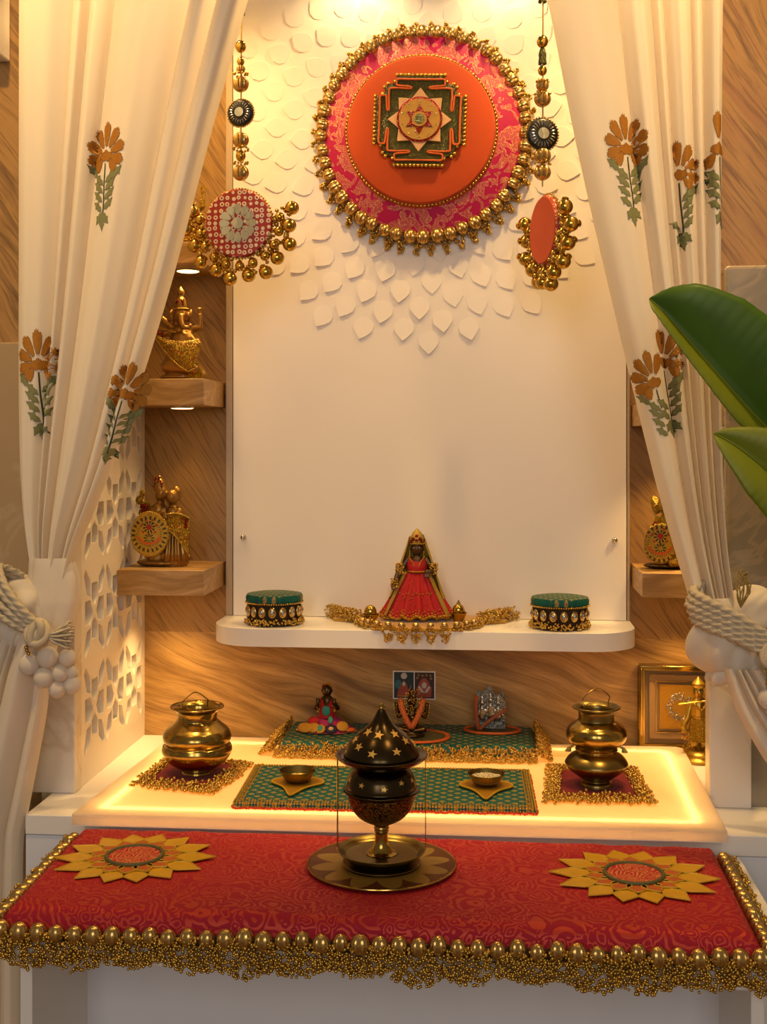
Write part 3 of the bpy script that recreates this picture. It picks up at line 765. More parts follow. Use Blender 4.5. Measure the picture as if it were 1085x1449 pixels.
Rc = Curtain(smoothtab([(0.145, 1.95), (0.193, 1.75), (0.234, 1.54), (0.287, 1.304), (0.345, 1.061), (0.388, 0.91)]),
             smoothtab([(0.436, 1.95), (0.431, 1.438), (0.431, 1.148), (0.436, 1.0), (0.446, 0.91)]),
             [.40, .19, .07, .15, .07, .12], -0.415, 0.036, 0.91)
b = MB(); Rc.sheet(b, 1.95)
flower(b, Rc, 0.302, 1.525, 0.058, R(6), xlim=(0.2, 0.331)); flower(b, Rc, 0.372, 1.488, 0.056, R(4), xlim=(0.366, 0.402)); flower(b, Rc, 0.424, 1.520, 0.060, R(3), xlim=(0.408, 0.431))
flower(b, Rc, 0.338, 1.205, 0.054, R(16), xlim=(0.30, 0.347)); flower(b, Rc, 0.352, 1.232, 0.056, R(8), xlim=(0.347, 0.39))
bundle(b, [(0.418, -0.425, 0.912), (0.424, -0.425, 0.90), (0.432, -0.425, 0.87), (0.436, -0.425, 0.84)], [0.026, 0.030, 0.036, 0.036], 7, 0.10, 0.7)
puff(b, (0.430, -0.440, 0.852), (0.047, 0.042, 0.045), (0, R(-10), 0), 1.1, 0.22, 5)
puff(b, (0.450, -0.445, 0.838), (0.046, 0.036, 0.030), (0, R(-30), 0), 3.0, 0.24, 6)
puff(b, (0.432, -0.448, 0.815), (0.028, 0.026, 0.015), (0, R(-28), 0), 0.2, 0.25, 6)
puff(b, (0.458, -0.450, 0.822), (0.024, 0.022, 0.020), (0, R(-50), 0), 5.0, 0.25, 6)
puff(b, (0.470, -0.425, 0.895), (0.032, 0.022, 0.036), (0, R(45), 0), 2.0)
Rt = Curtain(smoothtab([(0.424, 0.825), (0.440, 0.77), (0.470, 0.715), (0.510, 0.65), (0.53, 0.58), (0.54, 0.05)]),
             smoothtab([(0.482, 0.825), (0.530, 0.77), (0.60, 0.70), (0.66, 0.6), (0.68, 0.5), (0.68, 0.05)]),
             [.22, .14, .14, .28, .2], -0.470, 0.026, 0.05)
Rt.sheet(b, 0.825, 200, 60)
o = b.build('curtain', CM, origin=(0.42, -0.42, 0.05), angle=180)
tag(o, 'ivory curtain with printed orange flowers, gathered at the right behind the banana leaves', 'curtain')

# ---- cord tie-backs
def cord(b, path, r, n=22):
    P = cr(path, n); L = len(P)
    b.tube(P, [r]*L, 10, twist=0.28)
def pom(t, c, r):
    b = MB(); prof = [(r*math.sin(PI*j/14), -1.05*r*math.cos(PI*j/14)) for j in range(15)]
    b.lathe(prof, c, 28, rib=(7, 0.018)); return b.build('fabric_ball', M['curtain'], t, origin=c)
t = thing('tieback', 'cream rope tie-back with knot and cluster of cloth balls on the left curtain', 'tieback', (-0.51, -0.47, 0.80))
b = MB()
for k, (dx, dz) in enumerate(((0, 0), (-0.009, -0.010), (-0.016, -0.022), (0.006, 0.008))):
    cord(b, [(-0.555+dx, -0.440, 0.930+dz*0.4), (-0.572+dx*0.6, -0.470, 0.940+dz), (-0.562+dx, -0.487, 0.918+dz), (-0.535+dx*0.7, -0.492, 0.890+dz*0.7), (-0.512+dx*0.4, -0.486, 0.868+dz*0.4)], 0.0052)
b.build('cord', M['rope'], t, angle=180)
b = MB()
for k in range(3):
    a = k*1.05
    ring = [(-0.507+0.014*math.cos(q)*math.cos(a)+0.004*math.sin(q)*math.sin(a), -0.492+0.006*math.sin(q+a), 0.860+0.015*math.sin(q)) for q in [2*PI*i/24 for i in range(24)]]
    b.tube(ring, 0.0055, 10, closed=True)
b.ell((-0.505, -0.490, 0.856), (0.015, 0.010, 0.014))
b.build('knot', M['rope'], t, angle=180)
b = MB()
for k in range(26):
    s = k/25
    b.tube(cr([(-0.498, -0.488, 0.858), (-0.480, -0.490+0.006*math.sin(k), 0.864-0.018*s), (-0.462+0.004*math.sin(3*k), -0.486+0.008*math.sin(k*2.1), 0.876-0.040*s)], 4), 0.0017, 5)
b.build('tassel', M['rope'], t, angle=180)
beads('gold_bead_drop', [(-0.521+0.002*math.sin(k*2), -0.492, 0.848-0.0042*k, 0.0028) for k in range(5)], M['gold'], t, True)
for c, r in (((-0.523, -0.480, 0.814), 0.0150), ((-0.497, -0.478, 0.824), 0.0150), ((-0.470, -0.474, 0.823), 0.0120), ((-0.502, -0.480, 0.796), 0.0140), ((-0.480, -0.476, 0.802), 0.0120), ((-0.467, -0.468, 0.801), 0.0095), ((-0.485, -0.474, 0.779), 0.0120), ((-0.466, -0.468, 0.784), 0.0125)):
    pom(t, c, r)
t = thing('tieback', 'cream rope tie-back wound around the right curtain with one hanging cloth ball', 'tieback', (0.44, -0.47, 0.82))
b = MB()
for k in range(5):
    dz = -0.0088*k
    cord(b, [(0.405, -0.425, 0.930+dz*0.5), (0.382+0.003*abs(k-2), -0.450, 0.923+dz), (0.400, -0.475, 0.915+dz), (0.432, -0.490, 0.900+dz*0.9), (0.470, -0.492, 0.876+dz*0.75), (0.500, -0.480, 0.850+dz*0.4), (0.53, -0.44, 0.83+dz*0.3)], 0.0054)
b.build('cord', M['rope'], t, angle=180)
b = MB()
for k in range(4):
    a = k*0.8; ring = [(0.483+0.013*math.cos(q)*math.cos(a)+0.004*math.sin(q), -0.498+0.005*math.sin(q+a), 0.848+0.014*math.sin(q)) for q in [2*PI*i/24 for i in range(24)]]
    b.tube(ring, 0.005, 10, closed=True)
b.build('knot', M['rope'], t, angle=180)
beads('gold_bead_drop', [(0.476+0.001*math.sin(k*2), -0.496, 0.835-0.0045*k, 0.0026) for k in range(8)], M['gold'], t, True)
pom(t, (0.478, -0.490, 0.788), 0.0135)
b = MB()
for k in range(22):
    a = k*0.7
    b.tube(cr([(0.446, -0.475, 0.905), (0.448+0.008*math.cos(a), -0.478, 0.925+0.008*math.sin(a)), (0.449+0.010*math.cos(a+1.2), -0.476, 0.940+0.012*math.sin(2*a)), (0.450+0.006*math.cos(2*a), -0.474, 0.950+0.006*math.sin(a))], 5), 0.0009, 4)
b.build('thread_tuft', M['thread'], t, angle=180)

# ================================================================== embroidered wall disc
D0 = Vector((0.000, -0.030, 1.652))
t = thing('wall_disc', 'large round embroidered wall disc, magenta and orange, edged with gold balls', 'wall decoration', tuple(D0))
MB().lathe([(0.0, -0.008), (0.168, -0.008), (0.171, -0.002), (0.171, 0.008), (0.166, 0.012), (0.0, 0.014)], tuple(D0), 96, axis='Y').build('brocade_ring', M['pink_brocade'], t)
oc = (D0.x-0.003, D0.y, D0.z+0.004)
prof = [(0.127, 0.010), (0.1275, 0.020), (0.124, 0.027), (0.112, 0.031), (0.08, 0.034), (0.0, 0.036)]
MB().lathe(prof, oc, 96, axis='Y').build('velvet_pad', M['orange_velvet'], t, origin=oc)
beads('bead_piping', [(oc[0]+0.1285*math.cos(a), oc[1]-0.0185, oc[2]+0.1285*math.sin(a), 0.0031) for a in [2*PI*k/124 for k in range(124)]], M['gold'], t, True)
MB().tube([(oc[0]+0.1285*math.cos(a), oc[1]-0.014, oc[2]+0.1285*math.sin(a)) for a in [2*PI*k/96 for k in range(96)]], 0.0034, 8, closed=True).build('velvet_rim', M['orange_velvet'], t)
# stepped square plate of green zari with eight-pointed star and rosette
yo = Vector((oc[0]-0.001, oc[1]-0.036, oc[2]+0.011)); ya = R(-2.0)
S = 0.074; q = 0.050; n1 = 0.034; n2 = 0.058
base = []
for k in range(4):
    side = [(-0.53, 1.0), (0.53, 1.0), (0.57, 0.85), (0.73, 0.80), (0.80, 0.73), (0.85, 0.57)]
    a = -k*PI/2
    base += [(S*(x*math.cos(a)-y*math.sin(a)), S*(x*math.sin(a)+y*math.cos(a))) for x, y in side]
rot = lambda pts: [(yo.x+x*math.cos(ya)-z*math.sin(ya), yo.z+x*math.sin(ya)+z*math.cos(ya)) for x, z in pts]
YF = FRONT(yo.y)
pl = MB().prism(rot(base), YF, 0.0, 0.010).build('zari_plate', M['green_zari'], t, bevel=0.001, smooth=False)
# bead edge and orange cords with hooked inner ends
bl = []; rb = rot([(x*1.03, z*1.03) for x, z in base])
for (x0, z0), (x1, z1) in zip(rb, rb[1:]+rb[:1]):
    L = math.hypot(x1-x0, z1-z0); m = max(1, int(L/0.0066))
    for k in range(m): bl.append((x0+(x1-x0)*k/m, yo.y-0.0075, z0+(z1-z0)*k/m, 0.0036))
beads('bead_border', bl, M['gold'], pl, True)
b = MB(); hooks = []
for k in range(4):
    a = -k*PI/2
    for sgn in (-1, 1):
        path = [(0.0, 0.92), (0.30*sgn, 0.92), (0.52*sgn, 0.92), (0.55*sgn, 0.84), (0.52*sgn, 0.78), (0.24*sgn, 0.75), (0.24*sgn, 0.71), (0.52*sgn, 0.72), (0.71*sgn, 0.71)]
        pp = rot([(S*(x*math.cos(a)-y*math.sin(a)), S*(x*math.sin(a)+y*math.cos(a))) for x, y in path])
        b.tube(cr([(x, yo.y-0.0108, z) for x, z in pp], 5), 0.0017, 6)
b.build('cord_border', M['orange'], pl)
star = []
for k in range(16):
    r = (0.054 if k % 4 == 0 else 0.052) if k % 2 == 0 else 0.038
    star.append((r*math.sin(k*PI/8), r*math.cos(k*PI/8)))
MB().prism(rot(star), YF, 0.010, 0.0125).build('felt_star', M['peach'], pl, bevel=0.0006, smooth=False)
MB().prism(rot(circ(0, 0, 0.0385, 48)), YF, 0.0125, 0.0140).build('red_ring', M['red_stone'], pl, smooth=False)
MB().prism(rot(circ(0, 0, 0.0345, 48)), YF, 0.0140, 0.0150).build('gold_disc', M['yellow_satin'], pl, smooth=False)
hexa = [((0.026 if k % 2 == 0 else 0.0145)*math.sin(k*PI/6), (0.026 if k % 2 == 0 else 0.0145)*math.cos(k*PI/6)) for k in range(12)]
MB().prism(rot(hexa), YF, 0.0150, 0.0160).build('red_star', M['red_stone'], pl, smooth=False)
MB().prism(rot(circ(0, 0, 0.0125, 32)), YF, 0.0160, 0.0170).build('gold_ring', M['yellow_satin'], pl, smooth=False)
MB().prism(rot(circ(0, 0, 0.0082, 32)), YF, 0.0170, 0.0180).build('centre_boss', M['green_zari'], pl, smooth=False)
pts = rot([(0.021*math.sin(k*PI/3+0.3*(k % 2)), 0.021*math.cos(k*PI/3)) for k in range(6)]+[(0.030*math.sin(k*PI/5), 0.030*math.cos(k*PI/5)) for k in range(10)])
beads('stones', [(x, yo.y-0.0168, z, 0.0015) for x, z in pts], M['silver'], pl)
# ring of gold balls and bead bunches outside it
src = None; fr = []
NB = 48
for k in range(NB):
    a = 2*PI*k/NB+rnd(-.012, .012); r = 0.176+rnd(-.001, .001)
    c = (D0.x+r*math.cos(a), D0.y-0.008, D0.z+r*math.sin(a))
    if src is None: src = ribbed_pearl('gold_ball', 0.0112, M['pearl'], t, c); src.rotation_euler = (0, -a+PI/2, 0)
    else: place(src, t, c, (0, -a+PI/2, 0), rnd(0.92, 1.07), 'gold_ball')
    low = max(0.0, -math.sin(a))
    a2 = a+PI/NB
    for q in range(24 if low < .3 else 40):
        rad = rnd(0.0, 1.0); spread = (1-rad*0.8)*0.012
        rr = 0.180+rad*(0.015+0.012*low); off = rnd(-spread, spread)
        fr.append((D0.x+rr*math.cos(a2)-off*math.sin(a2), D0.y+0.006-rnd(0, .012), D0.z+rr*math.sin(a2)+off*math.cos(a2), 0.0026))
stuff(beads('bead_fringe', fr, M['bead'], t))

# ================================================================== hanging ornaments
def chain_bits(t, x, y, items, seed):
    for kind, z, r in items:
        if kind == 'ball':
            ribbed_pearl('ribbed_ball', r, M['pearl'], t, (x, y, z), 14, 1.02)
        elif kind == 'smooth':
            b = MB(); b.ell((x, y, z), (r, r, r*1.15), seg=20); b.build('smooth_ball', M['glassgold'], t)
        elif kind == 'ring':
            beads('bead_ring', [(x+r*math.cos(2*PI*k/11), y+r*math.sin(2*PI*k/11), z+rnd(-.0015, .0015), 0.0023) for k in range(11)], M['bead'], t)
        elif kind == 'tuft':
            b = MB()
            for k in range(16):
                a = k*2.4; rr = 0.005
                b.tube(cr([(x+rr*math.cos(a)*0.6, y+rr*math.sin(a)*0.6, z+r), (x+rr*math.cos(a+1), y+rr*math.sin(a+1), z+r*0.3), (x+rr*math.cos(a+2), y+rr*math.sin(a+2), z-r*0.4), (x+rr*1.2*math.cos(a+2.6), y+rr*1.2*math.sin(a+2.6), z-r)], 4), 0.0011, 5)
            b.build('thread_tuft', M['dark_thread'], t)
def jewel(t, c, rz, turn):
    E = Matrix.Rotation(turn, 3, 'Z'); c = Vector(c)
    def lb(prof, name, mat, par, seg=48, rib=None):
        b = MB(); b.lathe(prof, (0, 0, 0), seg, axis='Y', rib=rib); b.v = [tuple(c+E @ Vector(v)) for v in b.v]
        return b.build(name, mat, par, origin=tuple(c))
    j = lb([(0, -0.005), (rz*0.94, -0.005), (rz, 0), (rz*0.94, 0.004), (rz*0.8, 0.006), (0, 0.006)], 'jewel', M['black'], t)
    b = MB()
    for k in range(22):
        a = 2*PI*k/22; v = c+E @ Vector((rz*.64*math.cos(a), -0.0065, rz*.64*math.sin(a))); b.ell(v, (rz*.20, rz*.07, rz*.055), rot=(0, -a, turn), seg=8)
    b.build('crystal_ring', M['silver'], j)
    lb([(0, 0.0095), (rz*0.34, 0.0092), (rz*0.36, 0.006)], 'mirror', M['mirror'], j)
    bd = []
    for k in range(36):
        v = c+E @ Vector((rz*1.02*math.cos(2*PI*k/36), 0, rz*1.02*math.sin(2*PI*k/36))); bd.append((v.x, v.y, v.z, 0.0020))
    beads('bead_border', bd, M['bead'], j)
def bell_fan(t, c, r0, turn, sc=1.0):
    E = Matrix.Rotation(turn, 3, 'Z'); c = Vector(c); src = None; n = 0
    def put(a, rad, r, dy=0.0):
        nonlocal src
        v = c+E @ Vector((rad*math.cos(a), dy, rad*math.sin(a)))
        if src is None:
            b = MB(); b.ell(tuple(v), r, seg=24); b.lathe([(r*0.42, r*0.92), (r*0.5, r*1.05), (r*0.34, r*1.22), (0.001, r*1.3)], tuple(v), 16)
            src = b.build('gold_bell', M['glassgold'], t, origin=tuple(v)); src['r'] = r; put.r = r
        else: place(src, t, tuple(v), (0, -(a+PI/2), 0), r/put.r, 'gold_bell')
    for k in range(12):
        a = R(-196+k*(212/11)); put(a, r0+0.030+(0.006 if k % 2 else 0.0), 0.0112*sc, rnd(-.004, .004))
    for k in range(11):
        a = R(-188+k*(196/10)); put(a, r0+0.0145, 0.0080*sc, rnd(-.004, .002))
    sm = []
    for k in range(110):
        a = R(rnd(-200, 20)); rad = r0+rnd(0.002, 0.030)
        v = c+E @ Vector((rad*math.cos(a), rnd(-.004, .006), rad*math.sin(a))); sm.append((v.x, v.y, v.z, rnd(0.0030, 0.0056)))
    stuff(beads('filler_beads', sm, M['bead'], t))
def medallion(t, c, r, turn, back):
    E = Matrix.Rotation(turn, 3, 'Z'); c = Vector(c)
    def lb(b, name, mat, par): b.v = [tuple(c+E @ Vector(v)) for v in b.v]; return b.build(name, mat, par, origin=tuple(c))
    m = lb(MB().lathe([(0, -0.006), (r*0.96, -0.006), (r, -0.002), (r, 0.004), (r*0.96, 0.0075), (0, 0.0085)], (0, 0, 0), 64, axis='Y'), 'medallion', M['polka'], t)
    lb(MB().lathe([(0, -0.0085), (r*0.93, -0.0075), (r*0.985, -0.004), (r*0.985, -0.001)], (0, 0, 0), 64, axis='Y'), 'velvet_back', M['orange_velvet'], m)
    for k in range(12):
        b = MB(); a = 2*PI*k/12; d = Vector((math.cos(a), math.sin(a))); e = Vector((-d.y, d.x))
        o = [(0.23, 0), (0.27, 0.055), (0.42, 0.115), (0.52, 0.10), (0.56, 0.0), (0.52, -0.10), (0.42, -0.115), (0.27, -0.055)]
        b.prism([((d*p+e*q).x*r, (d*p+e*q).y*r) for p, q in o], lambda a_, b_, h: (a_, -0.0080-h, b_), 0, 0.0012)
        lb(b, 'mirror_petal', M['mirror'], m)
    b = MB(); b.lathe([(0, 0.0105), (r*0.17, 0.010), (r*0.19, 0.008)], (0, 0, 0), 16, axis='Y'); lb(b, 'mirror_centre', M['mirror'], m)
    bd = []
    for k in range(72):
        v = c+E @ Vector((r*1.02*math.cos(2*PI*k/72), 0, r*1.02*math.sin(2*PI*k/72))); bd.append((v.x, v.y, v.z, 0.0022))
    beads('bead_border', bd, M['bead'], m)
y = -0.22
t = thing('hanging_ornament', 'hanging ornament with round red mirrorwork medallion and gold bells, on the left', 'ornament', (-0.280, y, 1.95))
chain_bits(t, -0.2795, y, [('tuft', 1.822, 0.020), ('tuft', 1.86, 0.022), ('smooth', 1.752, 0.0088), ('smooth', 1.728, 0.006), ('ball', 1.716, 0.007), ('ring', 1.708, 0.011), ('ball', 1.692, 0.0125), ('ball', 1.603, 0.0125), ('ring', 1.589, 0.012), ('smooth', 1.578, 0.008), ('ring', 1.566, 0.011), ('ball', 1.551, 0.0125)], 1)
MB().tube([(-0.2795, y, 1.95), (-0.2785, y, 1.80), (-0.2795, y, 1.54)], 0.0012, 6).build('string', M['thread'], t)
jewel(t, (-0.2795, y, 1.646), 0.0215, R(-8)); medallion(t, (-0.282, y, 1.470), 0.0545, R(-4), False)
bell_fan(t, (-0.282, y+0.004, 1.470), 0.052, R(-4))
t = thing('hanging_ornament', 'hanging ornament turned edgewise to show its orange velvet back, on the right', 'ornament', (0.196, y, 1.95))
chain_bits(t, 0.196, y, [('tuft', 1.822, 0.016), ('tuft', 1.86, 0.022), ('smooth', 1.745, 0.0088), ('tuft', 1.722, 0.012), ('smooth', 1.70, 0.007), ('ring', 1.683, 0.009), ('ball', 1.677, 0.0095), ('ball', 1.656, 0.0125), ('ring', 1.664, 0.012), ('ball', 1.568, 0.0125), ('ring', 1.556, 0.012), ('ball', 1.542, 0.0125)], 2)
MB().tube([(0.196, y, 1.95), (0.197, y, 1.80), (0.196, y, 1.52)], 0.0012, 6).build('string', M['thread'], t)
jewel(t, (0.1955, y, 1.601), 0.0255, R(14)); medallion(t, (0.202, y, 1.452), 0.0545, R(110), True)
bell_fan(t, (0.202, y, 1.452), 0.050, R(110), 1.05)

# ================================================================== pots, mats, bowls
SL = 0.616
def bead_mat(t, quad, z, inner, mat, h=0.008, rows=2.0, w=0.021, dens=1.0, r=0.0026, sides=(1, 1, 1, 1)):
    # quad: outer corners front-left, front-right, back-right, back-left
    Q = [Vector(p) for p in quad]; c = sum(Q, Vector((0, 0)))/4
    I = [c+(p-c)*inner for p in Q]
    n = 10; poly = []
    for k in range(4):
        for i in range(n): poly.append(tuple(I[k].lerp(I[(k+1) % 4], i/n)))
    MB().prism(poly, FLAT(z), 0.0, h).build('cloth', mat, t, bevel=0.002)
    fr = []
    for k in range(4):
        if not sides[k]: continue
        a, b_ = Q[k], Q[(k+1) % 4]; ia, ib = I[k], I[(k+1) % 4]; L = (b_-a).length
        m = int(L/0.0042*9*dens)
        for i in range(m):
            s = rnd(0, 1); d = rnd(0, 1)**0.8
            lump = 0.82+0.18*math.sin(s*L/0.0075*PI)
            p = ia.lerp(ib, s)+(a.lerp(b_, s)-ia.lerp(ib, s))*d*lump
            fr.append((p.x+rnd(-.001, .001), p.y+rnd(-.001, .001), z+r+rnd(0, 1)*(h*0.9+0.006)*(1-0.75*d), r*rnd(.85, 1.1)))
    stuff(beads('bead_fringe', fr, M['bead'], t))
t = thing('pot_mat', 'square maroon mat with bead fringe under the left brass pot', 'mat', (-0.333, -0.312, SL))
bead_mat(t, [(-0.415, -0.378), (-0.277, -0.416), (-0.247, -0.240), (-0.402, -0.214)], SL, 0.66, M['red_velvet'], 0.006)
t = thing('pot_mat', 'square maroon mat with bead fringe under the right brass pot', 'mat', (0.268, -0.309, SL))
bead_mat(t, [(0.187, -0.408), (0.350, -0.404), (0.342, -0.213), (0.201, -0.209)], SL, 0.66, M['red_velvet'], 0.006)
def profile(px, s, n=5, hs=None): return [(p.x, p.y) for p in cr([(r*s, h*(hs or s), 0) for r, h in px], n)]
zb = SL+0.0062; s = 0.00106; hs = 0.00088
t = thing('brass_pot', 'squat wide-mouthed brass pot on the left maroon mat', 'pot', (-0.327, -0.312, zb)); c = (-0.327, -0.312, zb)
lo = [(0, 0), (20, 0.5), (22, 2), (21, 5), (26, 9), (40, 20), (48, 33), (50, 41), (48.5, 48)]
up = [(46.5, 48), (45, 51), (48, 58), (48.5, 66), (44, 76), (36, 84), (31, 89)]
nk = [(31, 89), (30, 90.5), (28.5, 92), (28.5, 100), (31, 108), (37, 112), (38.5, 114), (37, 116), (32, 113.5), (28, 108), (26.5, 100), (26.5, 91), (30, 88), (44, 72), (0, 60)]
MB().lathe(profile(lo, s, 5, hs), c, 72).build('bowl', M['brass'], t); MB().lathe(profile(up, s, 5, hs), c, 72).build('shoulder', M['brass'], t)
MB().lathe(profile(nk, s, 4, hs), c, 72).build('neck', M['brass'], t)
hz = zb+108*hs
def handle(t, c, x0, x1, z0, zt, name='wire_handle'):
    pts = cr([(x0+0.003, c[1]-0.010, z0-0.006), (x0, c[1]-0.010, z0+0.004), (x0, c[1]-0.006, zt-0.012), (0.5*(x0+x1), c[1]+0.004, zt), (x1, c[1]+0.014, zt-0.012), (x1, c[1]+0.018, z0+0.004), (x1-0.001, c[1]+0.018, z0-0.006)], 8)
    MB().tube(pts, 0.0008, 6).build(name, M['brass'], t)
handle(t, c, c[0]-0.020, c[0]+0.012, hz+0.006, hz+0.026)
t = thing('brass_pot', 'tall double-bellied brass pot on the right maroon mat', 'pot', (0.270, -0.325, zb)); c = (0.270, -0.325, zb)
lo = [(0, 0), (20, 0.5), (22, 2), (21, 6), (17.5, 9), (20, 12), (34, 24), (42, 34), (42.5, 40), (36, 50), (28, 56)]
md = [(28, 56), (26.5, 58), (29, 60), (28, 62), (26, 64), (29, 66), (32, 68)]
up = [(32, 68), (39, 76), (41.5, 86), (39, 96), (31, 104), (26, 108)]
nk = [(26, 108), (25, 109), (24.5, 111), (24.5, 120), (26, 125), (31.5, 128), (33, 130), (31.5, 132), (27, 129.5), (23.5, 126), (22.5, 120), (22.5, 110), (30, 102), (38, 88), (0, 80)]
MB().lathe(profile(lo, s, 5, hs), c, 72).build('base_belly', M['brass_dull'], t); MB().lathe(profile(md, s, 5, hs), c, 72).build('waist', M['brass'], t)
MB().lathe(profile(up, s, 5, hs), c, 72).build('shoulder_belly', M['brass'], t); MB().lathe(profile(nk, s, 4, hs), c, 72).build('neck', M['brass_dull'], t)
hz = zb+126*hs
handle(t, c, c[0]-0.019, c[0]+0.019, hz+0.004, hz+0.030)
for sx in (-1, 1):
    b = MB()
    for k in range(12): a = k*0.52; b.tube([(c[0]+sx*0.031, c[1], zb+67*hs), (c[0]+sx*(0.039+0.002*math.cos(a)), c[1]+0.004*math.sin(a), zb+62*hs), (c[0]+sx*(0.041+0.004*math.cos(a)), c[1]+0.005*math.sin(a), zb+56*hs)], 0.0009, 5)
    b.build('thread_tassel', M['thread'], t)

# long teal mat in front
t = thing('altar_mat', 'teal brocade mat with gold braid and red fringe under the two small bowls', 'mat', (-0.03, -0.366, SL))
quad = [(-0.237, -0.466), (0.178, -0.456), (0.173, -0.262), (-0.245, -0.272)]
MB().prism(quad, FLAT(SL), 0.003, 0.010).build('cloth', M['green_brocade'], t, bevel=0.002)
br = []; ed = []
for k in range(4):
    a, b_ = Vector(quad[k]), Vector(quad[(k+1) % 4]); L = (b_-a).length; ctr = Vector((-0.03, -0.364)); m = int(L/0.0042)
    nrm = Vector(((b_-a).y, -(b_-a).x)).normalized()
    for i in range(m):
        p = a.lerp(b_, i/m)
        br.append((p.x, p.y, SL+0.0092, 0.0018)); p2 = p-nrm*(0.007 if i % 2 else 0.011); br.append((p2.x, p2.y, SL+0.0106, 0.0017)); p4 = p-nrm*0.0038; br.append((p4.x, p4.y, SL+0.0104, 0.0013))
        p3 = p+nrm*0.0012; br.append((p3.x, p3.y, SL+0.0052, 0.0013))
    m = int(L/0.0030)
    for i in range(m):
        p = a.lerp(b_, i/m)+nrm*rnd(0.0005, .003); ed.append((p.x, p.y, SL+0.0018+rnd(0, .0015), 0.0021))
stuff(beads('gold_braid', br, M['gold_leaf'], t)); stuff(beads('red_fringe', ed, M['red_fringe'], t))
def leaf_coaster(x, y, label):
    t = thing('leaf_coaster', label, 'coaster', (x, y, SL+0.0115))
    o = []
    for k in range(40):
        a = 2*PI*k/40; r = 0.036*(1-0.10*math.sin(a))
        px_, py_ = r*1.06*math.cos(a), 0.026*math.sin(a)*1.05
        tip = max(0.0, math.cos(a+PI/2))**7
        o.append((x+px_*(1-0.55*max(0.0, math.cos(a+PI/2))**2), y+py_-0.042*tip))
    MB().prism(o, FLAT(SL+0.0115), 0, 0.0022).build('leaf_cloth', M['gold_leaf'], t, smooth=False)
    MB().tube([(px_, py_, SL+0.0137) for px_, py_ in o], 0.0012, 6, closed=True).build('piping', M['lotus_edge'], t)
def bowl(x, y, label, fill, fname):
    z = SL+0.0142; t = thing('small_bowl', label, 'bowl', (x, y, z)); s = 0.001
    MB().lathe(profile([(0, 0), (14, 0.3), (18, 3), (23, 10), (26, 16), (26.6, 17), (25.6, 17), (22, 10.5), (17, 4.5), (0, 3)], s), (x, y, z), 56).build('shell', M['brass_dull'], t)
    if fname == 'grain':
        g = []
        for k in range(330):
            a = rnd(0, 2*PI); r = 0.0215*math.sqrt(rnd(0, 1)); g.append((x+r*math.cos(a), y+r*math.sin(a), z+0.0102+rnd(0, .0012), 0.0014))
        MB().lathe([(0, 0.0102), (0.0205, 0.0100), (0.0205, 0.006)], (x, y, z), 32).build('grain_bed', fill, t)
        stuff(beads('grain', g, fill, t))
    else:
        g = [(x+rnd(-.006, .006), y+rnd(-.006, .006), z+0.0045+rnd(0, .002), 0.002) for k in range(40)]
        stuff(beads('powder', g, fill, t))
leaf_coaster(-0.163, -0.370, 'gold heart-shaped leaf coaster under the left bowl of red powder')
leaf_coaster(0.110, -0.362, 'gold heart-shaped leaf coaster under the right bowl of pale grains')
bowl(-0.163, -0.372, 'small metal bowl with a little red powder, left of the incense burner', M['kumkum'], 'powder')
bowl(0.110, -0.364, 'small metal bowl filled with pale grains, right of the incense burner', M['seed'], 'grain')

# long beaded teal runner at the back of the slab
t = thing('idol_runner', 'long teal brocade runner with thick gold bead fringe carrying the three idols', 'runner', (-0.025, -0.10, SL))
x0, x1, y0, y1 = -0.232, 0.190, -0.176, -0.012
b = MB()
def run(u, v):
    x = x0+(x1-x0)*u; y_ = y0+(y1-y0)*v
    e = min(1, u/0.03, (1-u)/0.03); f = min(1, v/0.12, (1-v)/0.06)
    return (x, y_, SL+0.004+0.015*math.sqrt(max(0, 1-(1-e)**2))*math.sqrt(max(0, 1-(1-f)**2)))
b.grid(run, 90, 30); b.build('cloth', M['green_brocade'], t)
fr = []
def fringe_line(a, b_, out, n, drop=0.02, w=0.022, zt=0.018, r=0.0026):
    a, b_, out = Vector(a), Vector(b_), Vector(out)
    for i in range(n):
        s = rnd(0, 1); d = rnd(0, 1); L = (b_-a).length
        lump = 0.8+0.2*abs(math.sin(s*L/0.022*PI)); p = a.lerp(b_, s)+out*(w*d*lump)
        fr.append((p.x, p.y, SL+r+max(0, zt*(1-d*1.1))*rnd(0.3, 1.0), r*rnd(.85, 1.1)))
fringe_line((x0, y0), (x1, y0), (0, -1), 1700, w=0.025, zt=0.021, r=0.0023)
fringe_line((x0, y0-0.01), (x0, y1), (-1, 0.1), 900, w=0.028, zt=0.026, r=0.0024); fringe_line((x1, y0-0.01), (x1, y1), (1, 0.1), 900, w=0.024, zt=0.032, r=0.0024)
stuff(beads('bead_fringe', fr, M['bead'], t))
ZR = SL+0.0193
def oval_pad(x, y, rx, ry, label, mat):
    t = thing('oval_mat', label, 'mat', (x, y, ZR))
    MB().prism(circ(x, y, rx, 48, ry), FLAT(ZR), 0, 0.003).build('pad', mat, t, smooth=False)
    b = MB()
    for e in (0, 0.004): b.tube([(px_, py_, ZR+0.0022) for px_, py_ in circ(x, y, rx-e, 48, ry-e)], 0.0019, 6, closed=True)
    b.build('orange_cord', M['orange'], t)
oval_pad(-0.004, -0.118, 0.052, 0.044, 'oval mat with orange cord edge under the dark garlanded idol', M['green_zari'])
oval_pad(0.118, -0.062, 0.047, 0.030, 'oval mat with orange cord edge under the silver idol plaque', M['green_zari'])
ZP = ZR+0.0032

